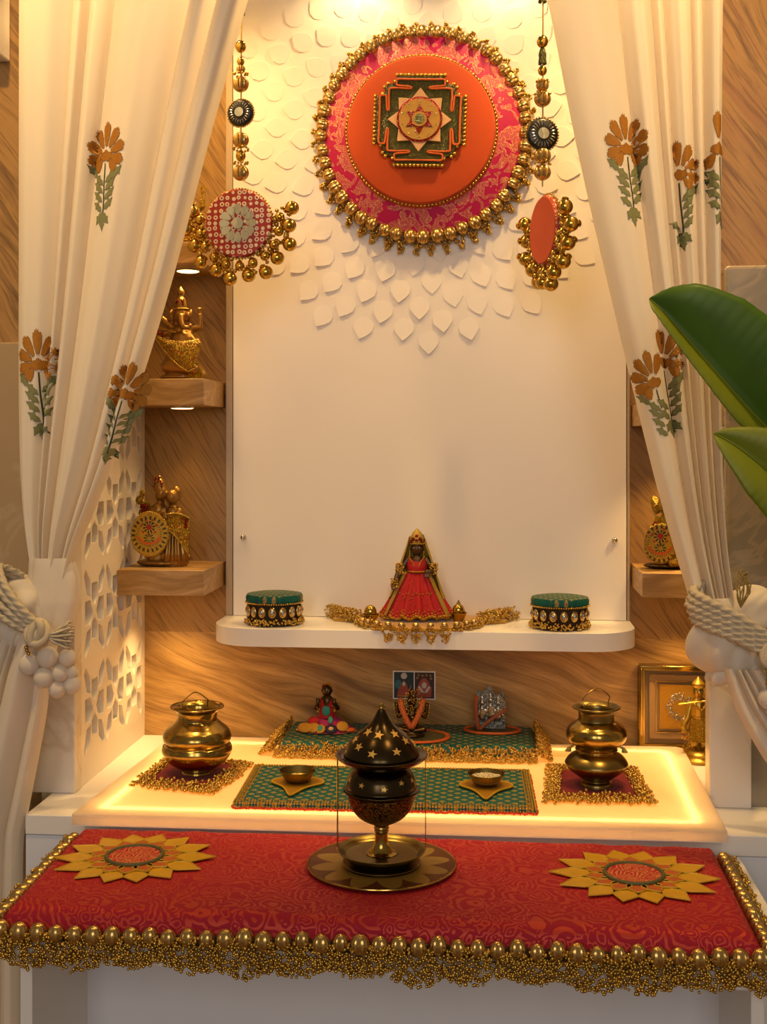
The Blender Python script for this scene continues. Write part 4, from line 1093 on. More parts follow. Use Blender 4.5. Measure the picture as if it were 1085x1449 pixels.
# ================================================================== idols and dolls (drawn in millimetres about the base point)
class Fig:
    def __init__(s, base, k): s.b = Vector(base); s.k = k
    def p(s, x, z, y=0): return (s.b.x+x*s.k, s.b.y-y*s.k, s.b.z+z*s.k)
def face(t, F, x, z, y, r, mat=None, parent=None):
    b = MB(); k = F.k
    for sx in (-1, 1): b.ell(F.p(x+sx*r*0.36, z+r*0.12, y+r*0.86), (r*0.17*k, r*0.1*k, r*0.11*k), seg=10)
    o = b.build('eyes', M['white_paper'], t)
    b = MB()
    for sx in (-1, 1): b.ell(F.p(x+sx*r*0.36, z+r*0.12, y+r*0.97), (r*0.075*k, r*0.04*k, r*0.085*k), seg=8)
    b.build('pupils', M['black'], t)
    b = MB(); b.ell(F.p(x, z-r*0.42, y+r*0.86), (r*0.26*k, r*0.1*k, r*0.09*k), seg=10); b.build('mouth', M['red_cloth'], t)
def beadline(lst, pts, r, n):
    P = cr(pts, 8); L = len(P)-1
    for i in range(n):
        q = P[min(L, int(i/(max(1, n-1))*L))]; lst.append((q.x, q.y, q.z, r))

# --- goddess doll in the red dress
zs = 0.818
t = thing('bead_mat', 'golden cloth mat with bead cluster edge under the red-dressed goddess doll', 'mat', (0, -0.10, zs))
o = [(-0.150, -0.020), (-0.152, -0.070), (-0.105, -0.082)]
for k in range(17): a = PI+k*PI/16; o.append((-0.003+0.094*math.cos(a), -0.098+0.074*math.sin(a)))
o += [(0.100, -0.082), (0.142, -0.070), (0.140, -0.020)]
MB().prism(o, FLAT(zs), 0, 0.006).build('cloth', M['yellow_satin'], t, bevel=0.0015)
fr = []
def cluster(x, y, z, r=0.011, n=42, rb=0.0021):
    for i in range(n):
        v = Vector((random.gauss(0, 1), random.gauss(0, 1), random.gauss(0, 1))).normalized()*r*rnd(.75, 1.0)
        fr.append((x+v.x, y+v.y, max(z+v.z, zs+rb) if y > -0.160 else z+v.z, rb))
big = []
for k in range(13):
    a = PI*1.04+k*PI*0.92/12; x = -0.003+0.098*math.cos(a); y_ = -0.098+0.078*math.sin(a)
    cluster(x, y_, zs+0.0055 if y_ > -0.150 else zs+0.001, 0.0112); big.append((x, y_-0.010, zs+0.012))
    if y_ < -0.15: cluster(x, y_-0.003, zs-0.010, 0.0075, 24)
for k in range(6):
    cluster(-0.110-0.010*k, -0.088+0.011*k, zs+0.012, 0.0130, 60); cluster(0.104+0.0095*k, -0.088+0.011*k, zs+0.012, 0.0130, 60)
stuff(beads('bead_clusters', fr, M['bead'], t))
for x, y_, z in big[1:-1]:
    MB().ell((x, y_, z), 0.0058, seg=16).build('gold_ball', M['pearl'], t, origin=(x, y_, z))
for x, lb_ in ((-0.083, 'left'), (0.062, 'right')):
    y_ = -0.118 if x < 0 else -0.088
    q = thing('ball_cup', 'small gold cup holding a shiny ball, at the doll\'s '+('left hand side on the mat' if x < 0 else 'right hand side on the mat'), 'cup', (x, y_, zs+0.0062))
    c = (x, y_, zs+0.0062)
    MB().lathe(profile([(0, 0), (8, 0.2), (9, 2), (12, 9), (14, 14), (13, 14), (11, 9), (0, 8)], 0.001), c, 40).build('cup', M['brass'], q)
    MB().ell((x, y_, zs+0.0235), (0.0105, 0.0105, 0.0120), seg=24).build('ball', M['glassgold'], q)
    if x > 0: MB().lathe([(0.004, 0.036), (0.0, 0.044)], (x, y_, zs-0.0016), 16).build('tip', M['brass'], q)
F = Fig((-0.008, -0.080, zs+0.0062), 0.00117)      # units: pixels of about 1.17 mm
t = thing('goddess_doll', 'goddess figurine in a red gold-trimmed dress, centre of the wall shelf', 'figurine', F.b)
b = MB()
b.cap(F.p(0, 52), F.p(0, 84), 8*F.k, 9*F.k); b.cap(F.p(0, 86), F.p(0, 96), 6*F.k, 5*F.k); b.ell(F.p(0, 103, 2), (8.5*F.k, 8.5*F.k, 10.5*F.k), seg=24)
b.ell(F.p(0, 101.5, 10.5), (1.5*F.k, 2*F.k, 2.6*F.k))
for sx in (-1, 1):
    b.ell(F.p(sx*8.6, 102, 1), (1.6*F.k, 2*F.k, 3*F.k))
    b.cap(F.p(sx*13, 86), F.p(sx*25, 72, 4), 5.5*F.k, 4.5*F.k); b.cap(F.p(sx*25, 72, 4), F.p(sx*(30 if sx < 0 else 18), 58 if sx < 0 else 70, 12), 4.5*F.k, 3.5*F.k)
    hx, hz = (-32, 52) if sx < 0 else (15, 70)
    b.ell(F.p(hx, hz, 13), (4*F.k, 3*F.k, 4*F.k))
    for f_ in range(5): b.cap(F.p(hx-3+f_*1.5, hz-2, 14), F.p(hx-3.6+f_*1.8, hz-7, 16), 1.1*F.k, 0.8*F.k, 8)
b.build('body', M['skin'], t, remesh=0.0011, sm=2)
# pleated skirt
b = MB()
def skirt(u, v):
    a = 2*PI*u; r = (12+38*v**0.9)*(1+(0.05+0.06*v)*math.sin(15*a))
    return F.p(r*math.sin(a), 72-66*v+2.5*v*math.sin(15*a+1), 0.55*r*math.cos(a))
b.grid(skirt, 240, 24, cu=True); b.build('skirt', M['red_cloth'], t, angle=180)
b = MB()
def bod(u, v): a = 2*PI*u; r = 12.8-1.2*v+2.5*math.sin(PI*v); return F.p(r*math.sin(a), 68+22*v-(6*max(0, math.cos(a))**4*v), 0.75*r*math.cos(a)+0.8)
b.grid(bod, 48, 12, cu=True); b.build('bodice', M['red_cloth'], t, angle=180)
tr = []
for v, r_, n in ((0.985, 0.0022, 96), (0.93, 0.0016, 80), (0.86, 0.0014, 60), (0.50, 0.0013, 40)):
    for i in range(n): q = skirt(i/n, v); tr.append((q[0], q[1]-0.0012, q[2], r_))
for i in range(26):
    s = i/25; tr.append((*F.p(-11+9*s, 92-16*s, 10.5), 0.0011)); tr.append((*F.p(11-9*s, 92-16*s, 10.5), 0.0011))
for i in range(30): a = PI*(i/29-.5); tr.append((*F.p(13.2*math.sin(a), 70, 11*math.cos(a)), 0.0015))
for k in range(40): q = skirt(rnd(-.25, .25), rnd(0.2, .9)); tr.append((q[0], q[1]-.001, q[2], 0.0009))
beads('gold_trim', tr, M['gold_leaf'], t, True)
b = MB()      # gold ruffle at the hem
b.tube([skirt(i/240, 1.0) for i in range(240)], 0.0022, 6, closed=True); b.build('hem_ruffle', M['gold_leaf'], t)
b = MB()      # gauze veil behind the head and shoulders
def veil(u, v):
    a = -PI*0.62+PI*1.24*u; w = 12+10*math.sin(min(1, v*1.4)*PI/2)+12*v*v
    return F.p(w*math.sin(a)*(1.0+0.2*v), 124-8*(1-math.cos(a))*(1-v)-92*v+1.5*math.sin(9*a+6*v), -0.55*w*math.cos(a)+4*(1-v))
b.grid(veil, 60, 30); b.build('veil', M['veil'], t, angle=180)
for sx in (-1, 1):
    b = MB(); b.grid(lambda u, v: F.p(sx*(14+29*v+u*5), 70-62*v, (7+13*v)*(1-.5*u)+1.5), 6, 24); b.build('veil_border', M['veil'], t, angle=180)
b = MB()      # crown
b.lathe([(9.4*F.k, 0), (10.5*F.k, 3*F.k), (10*F.k, 10*F.k), (6*F.k, 17*F.k), (2*F.k, 21*F.k), (0, 23*F.k)], F.p(0, 109, 1), 24)
cw = b.build('crown', M['veil'], t)
st = [(*F.p(0, 121, 9), 0.0032), (*F.p(-5, 117, 10), 0.0034), (*F.p(5, 117, 10), 0.0034), (*F.p(-8, 113, 8.5), 0.003), (*F.p(8, 113, 8.5), 0.003), (*F.p(0, 115, 11), 0.0028)]
beads('crown_stones', st, M['red_stone'], cw, True)
gb = [(*F.p(10.5*math.sin(a), 110, 10.5*math.cos(a)+1), 0.0015) for a in [PI*(i/15-.5) for i in range(16)]]
for sx in (-1, 1): gb += [(*F.p(sx*10, 98-3*i, 4), 0.0018) for i in range(3)]
beads('crown_beads', gb, M['gold'], cw, True)
face(t, F, 0, 103, 1.5, 9)
br = []
for sx in (-1, 1):
    for i in range(60):
        br.append((*F.p(sx*24+rnd(-6, 6), 74+rnd(-8, 8), 9+rnd(-2, 1)), 0.0019))
for i in range(46): br.append((*F.p(-31+rnd(-5, 5), 53+rnd(-7, 7), 15+rnd(-2, 2)), 0.0019))
stuff(beads('arm_jewels', br, M['gold'], t))
lab(t, 'goddess figurine in a red gold-trimmed dress, centre of the wall shelf')

# --- round green stools
def stool(x, y, label):
    t = thing('round_stool', label, 'stool', (x, y, zs)); c = (x, y, zs)
    MB().lathe([(0.0, 0.036), (0.044, 0.037), (0.0475, 0.040), (0.0480, 0.046), (0.046, 0.0505), (0.034, 0.0525), (0, 0.053)], c, 64).build('cushion', M['green_stool'], t)
    MB().lathe([(0, 0.001), (0.042, 0.001), (0.042, 0.037), (0, 0.037)], c, 48).build('drum', M['beadback'], t)
    beads('bead_band', [(x+0.0475*math.cos(a), y+0.0475*math.sin(a), zs+0.0375, 0.0018) for a in [2*PI*k/76 for k in range(76)]], M['bead'], t)
    src = None
    for k in range(16):
        a = 2*PI*k/16+0.1; p = (x+0.0445*math.cos(a), y+0.0445*math.sin(a), zs+0.0235)
        if src is None:
            b = MB(); b.ell(p, (0.0035, 0.0068, 0.0098)); src = b.build('pearl_drop', M['pearl'], t, origin=p); src.rotation_euler = (0, 0, a)
            stone = MB().ell((p[0]+.0022, p[1], p[2]), (0.0024, 0.0034, 0.005)); stone = stone.build('stone', M['silver'], src, origin=p)
        else:
            q = place(src, t, p, (0, 0, a), name='pearl_drop'); sq = stone.copy(); COL.objects.link(sq); sq.parent = q
    fr = []
    for k in range(360):
        a = rnd(0, 2*PI); q = rnd(0, 1); fr.append((x+(0.044+0.006*q)*math.cos(a), y+(0.044+0.006*q)*math.sin(a), zs+0.0025+0.012*rnd(0, 1)*(1-.5*q), 0.0021))
    stuff(beads('bead_fringe', fr, M['bead'], t))
stool(-0.247, -0.103, 'round teal brocade stool with pearl drops at the left end of the wall shelf')
stool(0.229, -0.103, 'round teal brocade stool with pearl drops at the right end of the wall shelf')

# --- seated doll with the bright embroidered skirt
F = Fig((-0.160, -0.085, ZR), 0.00116)
t = thing('seated_doll', 'small seated doll with embroidered magenta skirt, left on the teal runner', 'figurine', F.b)
b = MB()
b.cap(F.p(0, 14), F.p(0, 44), 11*F.k, 9*F.k); b.cap(F.p(0, 46), F.p(0, 54), 4.5*F.k, 4.5*F.k); b.ell(F.p(0, 59, 2), (7.6*F.k, 7.6*F.k, 9*F.k), seg=20); b.ell(F.p(0, 57.5, 9), (1.4*F.k, 1.8*F.k, 2.2*F.k))
for sx in (-1, 1):
    b.ell(F.p(sx*7.4, 59, 2), (1.4*F.k, 1.4*F.k, 2.4*F.k)); b.cap(F.p(sx*9, 42), F.p(sx*16, 34, 3), 4.2*F.k, 3.6*F.k); b.cap(F.p(sx*16, 34, 3), F.p(sx*12, 42, 11), 3.6*F.k, 2.8*F.k)
    b.ell(F.p(sx*12, 44, 12), (3*F.k, 2.4*F.k, 3.2*F.k))
    for f_ in range(5): b.cap(F.p(sx*12-2+f_, 46, 12.5), F.p(sx*12-2.4+1.2*f_, 50, 13), .9*F.k, .7*F.k, 8)
b.build('body', M['idol_dark'], t, remesh=0.0010, sm=2)
MB().ell(F.p(0, 64, -1.5), (8*F.k, 7*F.k, 5.5*F.k)).build('hair', M['idol_gold'], t)
beads('hair_flower', [(*F.p(-5+rnd(-1, 1), 66+rnd(-1, 1), 5.5), 0.0016) for _ in range(6)], M['red_stone'], t)
face(t, F, 0, 59, 1.4, 7.8)
b = MB()
def bod2(u, v): a = 2*PI*u; r = 12.5-3.2*v; return F.p(r*math.sin(a), 20+28*v-6*max(0, math.cos(a))**4*v, r*.85*math.cos(a)+.6)
b.grid(bod2, 40, 12, cu=True); b.build('blouse', M['red_cloth'], t, angle=180)
MB().ell(F.p(0, 31, 10.5), (6*F.k, 1.8*F.k, 7.5*F.k)).build('chest_badge', M['teal'], t)
b = MB()
def sk2(u, v): a = 2*PI*u; r = 9+(31+5*abs(math.sin(3.5*a)))*v; return F.p(r*1.02*math.sin(a), 26-25*v**0.8, r*.62*math.cos(a))
b.grid(sk2, 140, 16, cu=True); b.build('skirt', M['magenta'], t, angle=180)
for x, z, w, h, mt, nm in ((-30, 8, 13, 8, 'mustard', 'mustard_patch'), (-17, 9, 10, 8, 'mustard', 'mustard_patch'), (-18, 18, 9, 6, 'red_cloth', 'red_patch'), (-6, 8, 7, 7, 'mustard', 'mustard_patch'), (-7, 9, 4.5, 4.5, 'teal', 'teal_patch'), (9, 8, 9, 7, 'navy', 'navy_patch'), (9, 8.6, 4, 3.2, 'peach', 'peach_patch'), (7, 19, 3.4, 6, 'teal', 'teal_patch'), (25, 11, 9, 8, 'mustard', 'mustard_patch'), (36, 5, 8, 3, 'orange', 'orange_patch')):
    yy = math.sqrt(max(0, 1-(x/44)**2))*24*(1-max(0, z-8)/26)
    lift = 1.6 if mt in ('teal', 'peach') and z < 12 else 0.4
    MB().ell(F.p(x, z, yy+lift), (w*F.k, 1.8*F.k, h*F.k), rot=(R(-38), 0, R(x*1.1))).build(nm, M[mt], t)
g = [(*F.p(rnd(-14, -9) if k % 2 else rnd(9, 14), 36+rnd(-8, 8), 5+rnd(-2, 4)), 0.0016) for k in range(60)]
g += [(*sk2(u, 0.97), 0.0014) for u in [k/80 for k in range(80)]]
beads('gold_beadwork', g, M['gold'], t)

# --- dark garlanded idol behind the burner
F = Fig((-0.014, -0.118, ZP), 0.00108)
t = thing('dark_idol', 'small dark metal idol wearing an orange garland, behind the incense burner', 'figurine', F.b)
b = MB()
b.lathe([(0, 0), (20*F.k, 0), (20*F.k, 4*F.k), (16*F.k, 6*F.k), (16*F.k, 9*F.k), (0, 9*F.k)], F.p(0, 0), 32)
b.cap(F.p(0, 12), F.p(0, 34), 10*F.k, 10*F.k); b.cap(F.p(0, 40), F.p(0, 48), 5*F.k, 5*F.k); b.ell(F.p(0, 54, 1), (8*F.k, 8*F.k, 9*F.k)); b.ell(F.p(0, 64), (5*F.k, 5*F.k, 8*F.k)); b.ell(F.p(0, 53, 8.5), (1.6*F.k, 2*F.k, 2.2*F.k))
for sx in (-1, 1):
    b.cap(F.p(sx*10, 38), F.p(sx*20, 30, 2), 4.5*F.k, 4*F.k); b.cap(F.p(sx*20, 30, 2), F.p(sx*23, 42, 4), 3.6*F.k, 2.8*F.k); b.ell(F.p(sx*23, 46, 4), (3*F.k, 2.4*F.k, 3.6*F.k))
    for f_ in range(5): b.cap(F.p(sx*23-2+f_, 48, 4.5), F.p(sx*23-2.6+1.3*f_, 52, 5), .9*F.k, .7*F.k, 8)
    b.cap(F.p(sx*5, 14, 4), F.p(sx*19, 11, 8), 5.5*F.k, 4.5*F.k); b.cap(F.p(sx*19, 11, 8), F.p(sx*4, 10, 13), 4.5*F.k, 3*F.k)
b.build('body', M['idol_dark'], t, remesh=0.0010, sm=2)
face(t, F, 0, 54, 0.6, 8)
b = MB()
for sx in (-1, 1): b.tube(cr([F.p(sx*18, 57, 3), F.p(sx*14, 42, 9), F.p(sx*7, 26, 14), F.p(0, 15, 16)], 14), [0.0048*(0.9+.16*(i % 2)) for i in range(43)], 8)
b.build('garland', M['garland'], t)
beads('beadwork', [(*F.p(random.gauss(0, 9), rnd(22, 74), 8+rnd(-2, 3)), 0.0012) for _ in range(120)]+[(*F.p(sx*(24+.5*i), 20+4*i, 6), .0015) for sx in (-1, 1) for i in range(9)], M['gold'], t)

# --- silver idol plaque
F = Fig((0.114, -0.055, ZP), 0.00117)
t = thing('silver_plaque', 'small silver relief idol plaque with orange garland, right on the teal runner', 'figurine', F.b)
o = [(-23, 0), (-23, 38), (-20, 50), (-16, 56), (-12, 50), (-9, 55), (-3, 58), (0, 64), (3, 58), (7, 50), (11, 48), (17, 54), (21, 48), (22, 36), (21, 20), (23, 0)]
MB().prism([(F.b.x+x*F.k, F.b.z+z*F.k) for x, z in o], FRONT(F.b.y), -0.003, 0.005).build('plate', M['silver_relief'], t, bevel=0.001, smooth=False)
b = MB()
for x, z in ((-11, 34), (1, 38), (12, 34)):
    b.cap(F.p(x, z-18, 4), F.p(x, z-4, 5), 5*F.k, 4*F.k); b.ell(F.p(x, z+4, 6), (3.6*F.k, 3.4*F.k, 4.4*F.k)); b.ell(F.p(x, z+10, 5), (2.6*F.k, 2.4*F.k, 5*F.k))
    for sx in (-1, 1): b.cap(F.p(x+sx*4, z-6, 6), F.p(x+sx*6, z-14, 7), 1.8*F.k, 1.4*F.k)
b.build('figures', M['silver'], t, remesh=0.0009, sm=1)
beads('silver_granules', [(*F.p(rnd(-21, 21), rnd(3, 52), 4.6+rnd(0, 1)), rnd(.0010, .0019)) for _ in range(170)], M['silver'], t)
b = MB()
b.tube(cr([F.p(-19, 48, 7), F.p(-20, 30, 8), F.p(-18, 8, 9), F.p(-15, -0.5, 11)], 12), [0.0038*(0.9+.16*(i % 2)) for i in range(37)], 8)
b.tube(cr([F.p(-15, -0.5, 11), F.p(-6, 8, 9), F.p(10, 20, 8), F.p(24, 30, 7)], 12), [0.0032*(0.9+.16*(i % 2)) for i in range(37)], 8)
b.build('garland', M['garland'], t)

# --- gold seated idol on the left shelf
F = Fig((-0.409, -0.085, 1.2285), 0.00113)
t = thing('seated_idol', 'gold seated idol with tall crown on the middle left wooden shelf', 'figurine', F.b)
b = MB()
b.ell(F.p(-6, 5), (30*F.k, 20*F.k, 6*F.k)); b.ell(F.p(-4, 22), (31*F.k, 22*F.k, 18*F.k)); b.cap(F.p(-4, 30), F.p(-2, 70), 24*F.k, 16*F.k); b.ell(F.p(2, 58, 9), (19*F.k, 15*F.k, 17*F.k))
b.ell(F.p(-2, 98, 3), (12*F.k, 11*F.k, 13*F.k)); b.lathe([(9*F.k, 0), (10*F.k, 5*F.k), (8*F.k, 16*F.k), (4*F.k, 22*F.k), (6*F.k, 25*F.k), (5.5*F.k, 30*F.k), (2*F.k, 35*F.k), (0, 38*F.k)], F.p(-3, 106, 1), 24)
b.tube(cr([F.p(0, 97, 12), F.p(2, 88, 17), F.p(6, 80, 20), F.p(14, 78, 20), F.p(17, 84, 18)], 8), [(5.5-3.0*i/32)*F.k for i in range(33)], 10)
for sx in (-1, 1): b.ell(F.p(-2+sx*13, 98, 0), (3*F.k, 8*F.k, 11*F.k), rot=(0, R(sx*12), R(sx*25)))
b.cap(F.p(-15, 80), F.p(-32, 94, 2), 6*F.k, 5*F.k); b.cap(F.p(-15, 74, 4), F.p(-34, 68, 8), 6*F.k, 5*F.k); b.cap(F.p(13, 76, 2), F.p(28, 80, 4), 6*F.k, 5*F.k); b.cap(F.p(28, 80, 4), F.p(28, 98, 4), 4.5*F.k, 3.5*F.k); b.cap(F.p(12, 68, 8), F.p(22, 58, 16), 6*F.k, 5*F.k)
for c in ((-34, 99), (28, 103)):
    for f_ in range(5): b.cap(F.p(c[0]-3+1.5*f_, c[1], 4), F.p(c[0]-4+2*f_, c[1]+7, 5), 1.4*F.k, 1.0*F.k, 8)
b.cap(F.p(-18, 22, 10), F.p(22, 16, 16), 12*F.k, 9*F.k); b.cap(F.p(18, 22, 8), F.p(34, 8, 10), 10*F.k, 6*F.k)
b.build('body', M['idol_brown'], t, remesh=0.0016, sm=3)
b = MB()
def dr(u, v):
    x = -34+64*u; zt_ = 68-30*u*(1-u)-6*u
    zb_ = interp([(0, 62), (-.2, 46), (-.4, 31), (-.6, 19), (-.78, 12), (-.9, 16), (-1, 40)], -u)
    return F.p(x+5*math.sin(v*PI)*u, zt_+(zb_-zt_)*v, 24+8*math.sin(PI*u)+4*math.sin(PI*v))
b.grid(dr, 30, 14); o = b.build('painted_cloth', M['gold_red'], t, angle=180)
q = o.modifiers.new('solid', 'SOLIDIFY'); q.thickness = 0.002
MB().prism([(F.b.x+x*F.k, F.b.z+z*F.k) for x, z in [(10, 2), (16, 16), (26, 28), (34, 16), (39, 4), (36, 0)]], FRONT(F.b.y-0.012), 0, 0.010).build('robe_end', M['gold_glit'], t, bevel=0.002)
bl = []
for k in range(40): q = dr(k/39, 1.0); bl.append((q[0], q[1]-.001, q[2], 0.0020))
for k in range(26): bl.append((*F.p(-2+11*math.sin(2*PI*k/26), 108, 1+10*math.cos(2*PI*k/26)), 0.0020))
beads('hem_beads', bl[:40], M['gold'], t); beads('crown_beads', bl[40:], M['gold'], t)
beads('axe_stones', [(*F.p(-34+rnd(-4, 4), 102+rnd(-4, 8), 6), .0022) for _ in range(16)], M['red_stone'], t)
beads('lotus_stones', [(*F.p(-33+rnd(-5, 5), 70+rnd(-5, 5), 12), .0022) for _ in range(20)], M['red_stone'], t)
beads('crown_stones', [(*F.p(-2+rnd(-6, 6), 116+rnd(-3, 6), 9), .0018) for _ in range(14)], M['red_stone'], t)
MB().cap(F.p(-36, 80, 6), F.p(-8, 72, 18), 1.6*F.k, 1.2*F.k).build('staff', M['idol_gold'], t)

# --- embracing couple on the lowest left shelf
F = Fig((-0.440, -0.090, 0.9125), 0.00114)
t = thing('couple_idol', 'gold figurine of an embracing couple with round painted shield, lower left shelf', 'figurine', F.b)
b = MB(); b.ell(F.p(-2, 5), (41*F.k, 24*F.k, 6.5*F.k)); b.build('plinth', M['idol_brown'], t, remesh=0.0015, sm=2)
b = MB()
b.cap(F.p(-10, 10), F.p(-8, 84), 17*F.k, 12*F.k); b.cap(F.p(16, 8), F.p(14, 80), 21*F.k, 11*F.k)
b.ell(F.p(-4, 108, 3), (9.5*F.k, 9.5*F.k, 12*F.k), rot=(0, R(14), 0)); b.ell(F.p(13, 103, 5), (9*F.k, 9*F.k, 11*F.k), rot=(0, R(-16), 0)); b.ell(F.p(18, 108, -2), (9*F.k, 9*F.k, 12*F.k))
b.cap(F.p(-6, 92), F.p(-5, 100), 6*F.k, 6*F.k); b.cap(F.p(13, 90), F.p(13, 96), 6*F.k, 6*F.k)
b.lathe([(9*F.k, 0), (10.5*F.k, 5*F.k), (8*F.k, 14*F.k), (3*F.k, 20*F.k), (0, 25*F.k)], F.p(-7, 112, 1), 20)
b.cap(F.p(-18, 84, 4), F.p(-14, 70, 14), 5.5*F.k, 5*F.k); b.cap(F.p(-14, 70, 14), F.p(2, 82, 18), 5*F.k, 4*F.k); b.cap(F.p(24, 82, 4), F.p(22, 66, 14), 5.5*F.k, 5*F.k); b.cap(F.p(22, 66, 14), F.p(6, 74, 18), 5*F.k, 4*F.k)
for cx_, cz_ in ((3, 83), (4, 75)):
    for f_ in range(5): b.cap(F.p(cx_, cz_-3+1.5*f_, 19), F.p(cx_+5, cz_-4+2*f_, 20), 1.3*F.k, 1.0*F.k, 8)
b.build('body', M['idol_brown'], t, remesh=0.0015, sm=3)
MB().lathe([(22*F.k, 8*F.k), (20*F.k, 20*F.k), (16*F.k, 44*F.k), (12.5*F.k, 70*F.k), (11*F.k, 80*F.k)], F.p(16, 0, 2), 96, rib=(13, 0.09)).build('pleated_robe', M['idol_brown'], t, angle=180)
c = F.p(-14, 49, 27)
b = MB(); b.lathe([(0, -0.003), (27*F.k, -0.003), (29.5*F.k, 0.0), (28*F.k, 0.004), (0, 0.006)], c, 48, axis='Y'); b.v = [(c[0]+(v[0]-c[0])*0.98, v[1], c[2]+(v[2]-c[2])*1.14) for v in b.v]
b.build('painted_shield', M['shield'], t, origin=c)
beads('shield_edge', [(c[0]+29*F.k*.98*math.cos(a), c[1]-.002, c[2]+29*F.k*1.14*math.sin(a), .0016) for a in [2*PI*k/64 for k in range(64)]], M['gold'], t)
b = MB(); b.grid(lambda u, v: F.p(10+32*u, 78-6*u-(46+10*u)*v*(1-.55*(1-u))+4*math.sin(PI*u), 22-9*u*u+2*v), 20, 16); o = b.build('painted_skirt', M['gold_red'], t, angle=180)
q = o.modifiers.new('solid', 'SOLIDIFY'); q.thickness = 0.003
beads('gold_beads', [(*F.p(10+32*s, 78-6*s+4*math.sin(PI*s), 23-9*s*s), .0020) for s in [k/26 for k in range(27)]]+[(*F.p(10+32*s, 78-6*s-(46+10*s)*(1-.55*(1-s))+4*math.sin(PI*s), 24-9*s*s), .0020) for s in [k/26 for k in range(27)]], M['gold'], t)
b = MB(); b.cap(F.p(-30, 78, 6), F.p(-26, 92, 6), 8*F.k, 6*F.k); b.ell(F.p(-36, 98, 6), (6*F.k, 5*F.k, 7*F.k)); b.ell(F.p(-32, 108, 6), (4*F.k, 4*F.k, 7*F.k)); b.build('peacock', M['gold_green'], t, remesh=0.0014, sm=1)
beads('peacock_stones', [(*F.p(-27+rnd(-6, 6), 84+rnd(-10, 8), 14), .0021) for _ in range(40)], M['red_stone'], t)
beads('crown_stones', [(*F.p(-7+rnd(-7, 7), 122+rnd(-6, 10), 9-abs(rnd(-3, 3))), .0019) for _ in range(26)], M['red_stone'], t)
beads('skirt_stones', [(*F.p(37+rnd(-3, 3), 64+rnd(-8, 6), 16), .0020) for _ in range(18)], M['red_stone'], t)

# --- gold figure with painted shield on the right shelf
F = Fig((0.402, -0.085, 0.9155), 0.00113)
t = thing('shield_idol', 'gold seated figurine holding a round painted shield on the lower right shelf', 'figurine', F.b)
b = MB(); b.ell(F.p(2, 4), (34*F.k, 20*F.k, 5*F.k)); b.build('plinth', M['idol_dark'], t, remesh=0.0015, sm=2)
b = MB(); b.ell(F.p(6, 22), (26*F.k, 18*F.k, 16*F.k)); b.cap(F.p(6, 30), F.p(2, 66), 19*F.k, 14*F.k); b.ell(F.p(2, 90, 3), (12*F.k, 12*F.k, 13*F.k)); b.ell(F.p(2, 86, 14), (4*F.k, 4*F.k, 4*F.k)); b.ell(F.p(-14, 92, 0), (7*F.k, 6*F.k, 14*F.k), rot=(0, R(-12), 0)); b.ell(F.p(18, 92, 0), (7*F.k, 6*F.k, 14*F.k), rot=(0, R(12), 0))
b.lathe([(10*F.k, 0), (11*F.k, 4*F.k), (10*F.k, 8*F.k), (6*F.k, 14*F.k), (0, 19*F.k)], F.p(2, 98, 2), 20)
b.cap(F.p(-12, 70, 4), F.p(-22, 54, 14), 6*F.k, 5*F.k); b.cap(F.p(-22, 54, 14), F.p(-10, 40, 22), 5*F.k, 4*F.k); b.cap(F.p(18, 68, 4), F.p(30, 52, 10), 6*F.k, 5*F.k); b.cap(F.p(30, 52, 10), F.p(18, 40, 20), 5*F.k, 4*F.k)
b.cap(F.p(0, 16, 8), F.p(34, 14, 12), 10*F.k, 8*F.k); b.cap(F.p(34, 12, 12), F.p(6, 9, 22), 7*F.k, 5*F.k)
for f_ in range(5): b.cap(F.p(16+1.5*f_, 40, 21), F.p(14+2*f_, 34, 23), 1.4*F.k, 1.0*F.k, 8)
b.build('body', M['gold_glit'], t, remesh=0.0014, sm=2)
c = F.p(-11, 38, 27)
b = MB(); b.lathe([(0, -0.003), (22*F.k, -0.003), (24*F.k, 0.0), (23*F.k, 0.004), (0, 0.006)], c, 48, axis='Y'); b.v = [(c[0]+(v[0]-c[0])*0.94, v[1], c[2]+(v[2]-c[2])*1.18) for v in b.v]
b.build('painted_shield', M['shield'], t, origin=c)
beads('shield_edge', [(c[0]+24*F.k*.94*math.cos(a), c[1]-.002, c[2]+24*F.k*1.18*math.sin(a), .0015) for a in [2*PI*k/56 for k in range(56)]], M['gold'], t)
beads('crown_stones', [(*F.p(2+rnd(-8, 8), 106+rnd(-4, 6), 10), .0019) for _ in range(18)], M['red_stone'], t)
beads('armlet_stones', [(*F.p(-16+rnd(-4, 4), 64+rnd(-4, 4), 14), .0020) for _ in range(14)], M['red_stone'], t)

# --- gold idol on the top left shelf, half hidden by the curtain
F = Fig((-0.395, -0.085, 1.4535), 0.00108)
t = thing('gold_idol', 'gold idol half hidden behind the left curtain on the highest shelf', 'figurine', F.b)
b = MB(); b.ell(F.p(-6, 6), (28*F.k, 20*F.k, 7*F.k)); b.cap(F.p(-6, 12), F.p(-6, 58), 23*F.k, 15*F.k); b.ell(F.p(-8, 82, 2), (12*F.k, 12*F.k, 14*F.k)); b.lathe([(9*F.k, 0), (8*F.k, 12*F.k), (0, 24*F.k)], F.p(-8, 92), 20)
b.cap(F.p(8, 60, 2), F.p(20, 66, 4), 6*F.k, 5*F.k); b.cap(F.p(20, 66, 4), F.p(21, 88, 4), 5*F.k, 4*F.k)
for f_ in range(5): b.cap(F.p(18+1.5*f_, 92, 4), F.p(17+2*f_, 99, 5), 1.4*F.k, 1.0*F.k, 8)
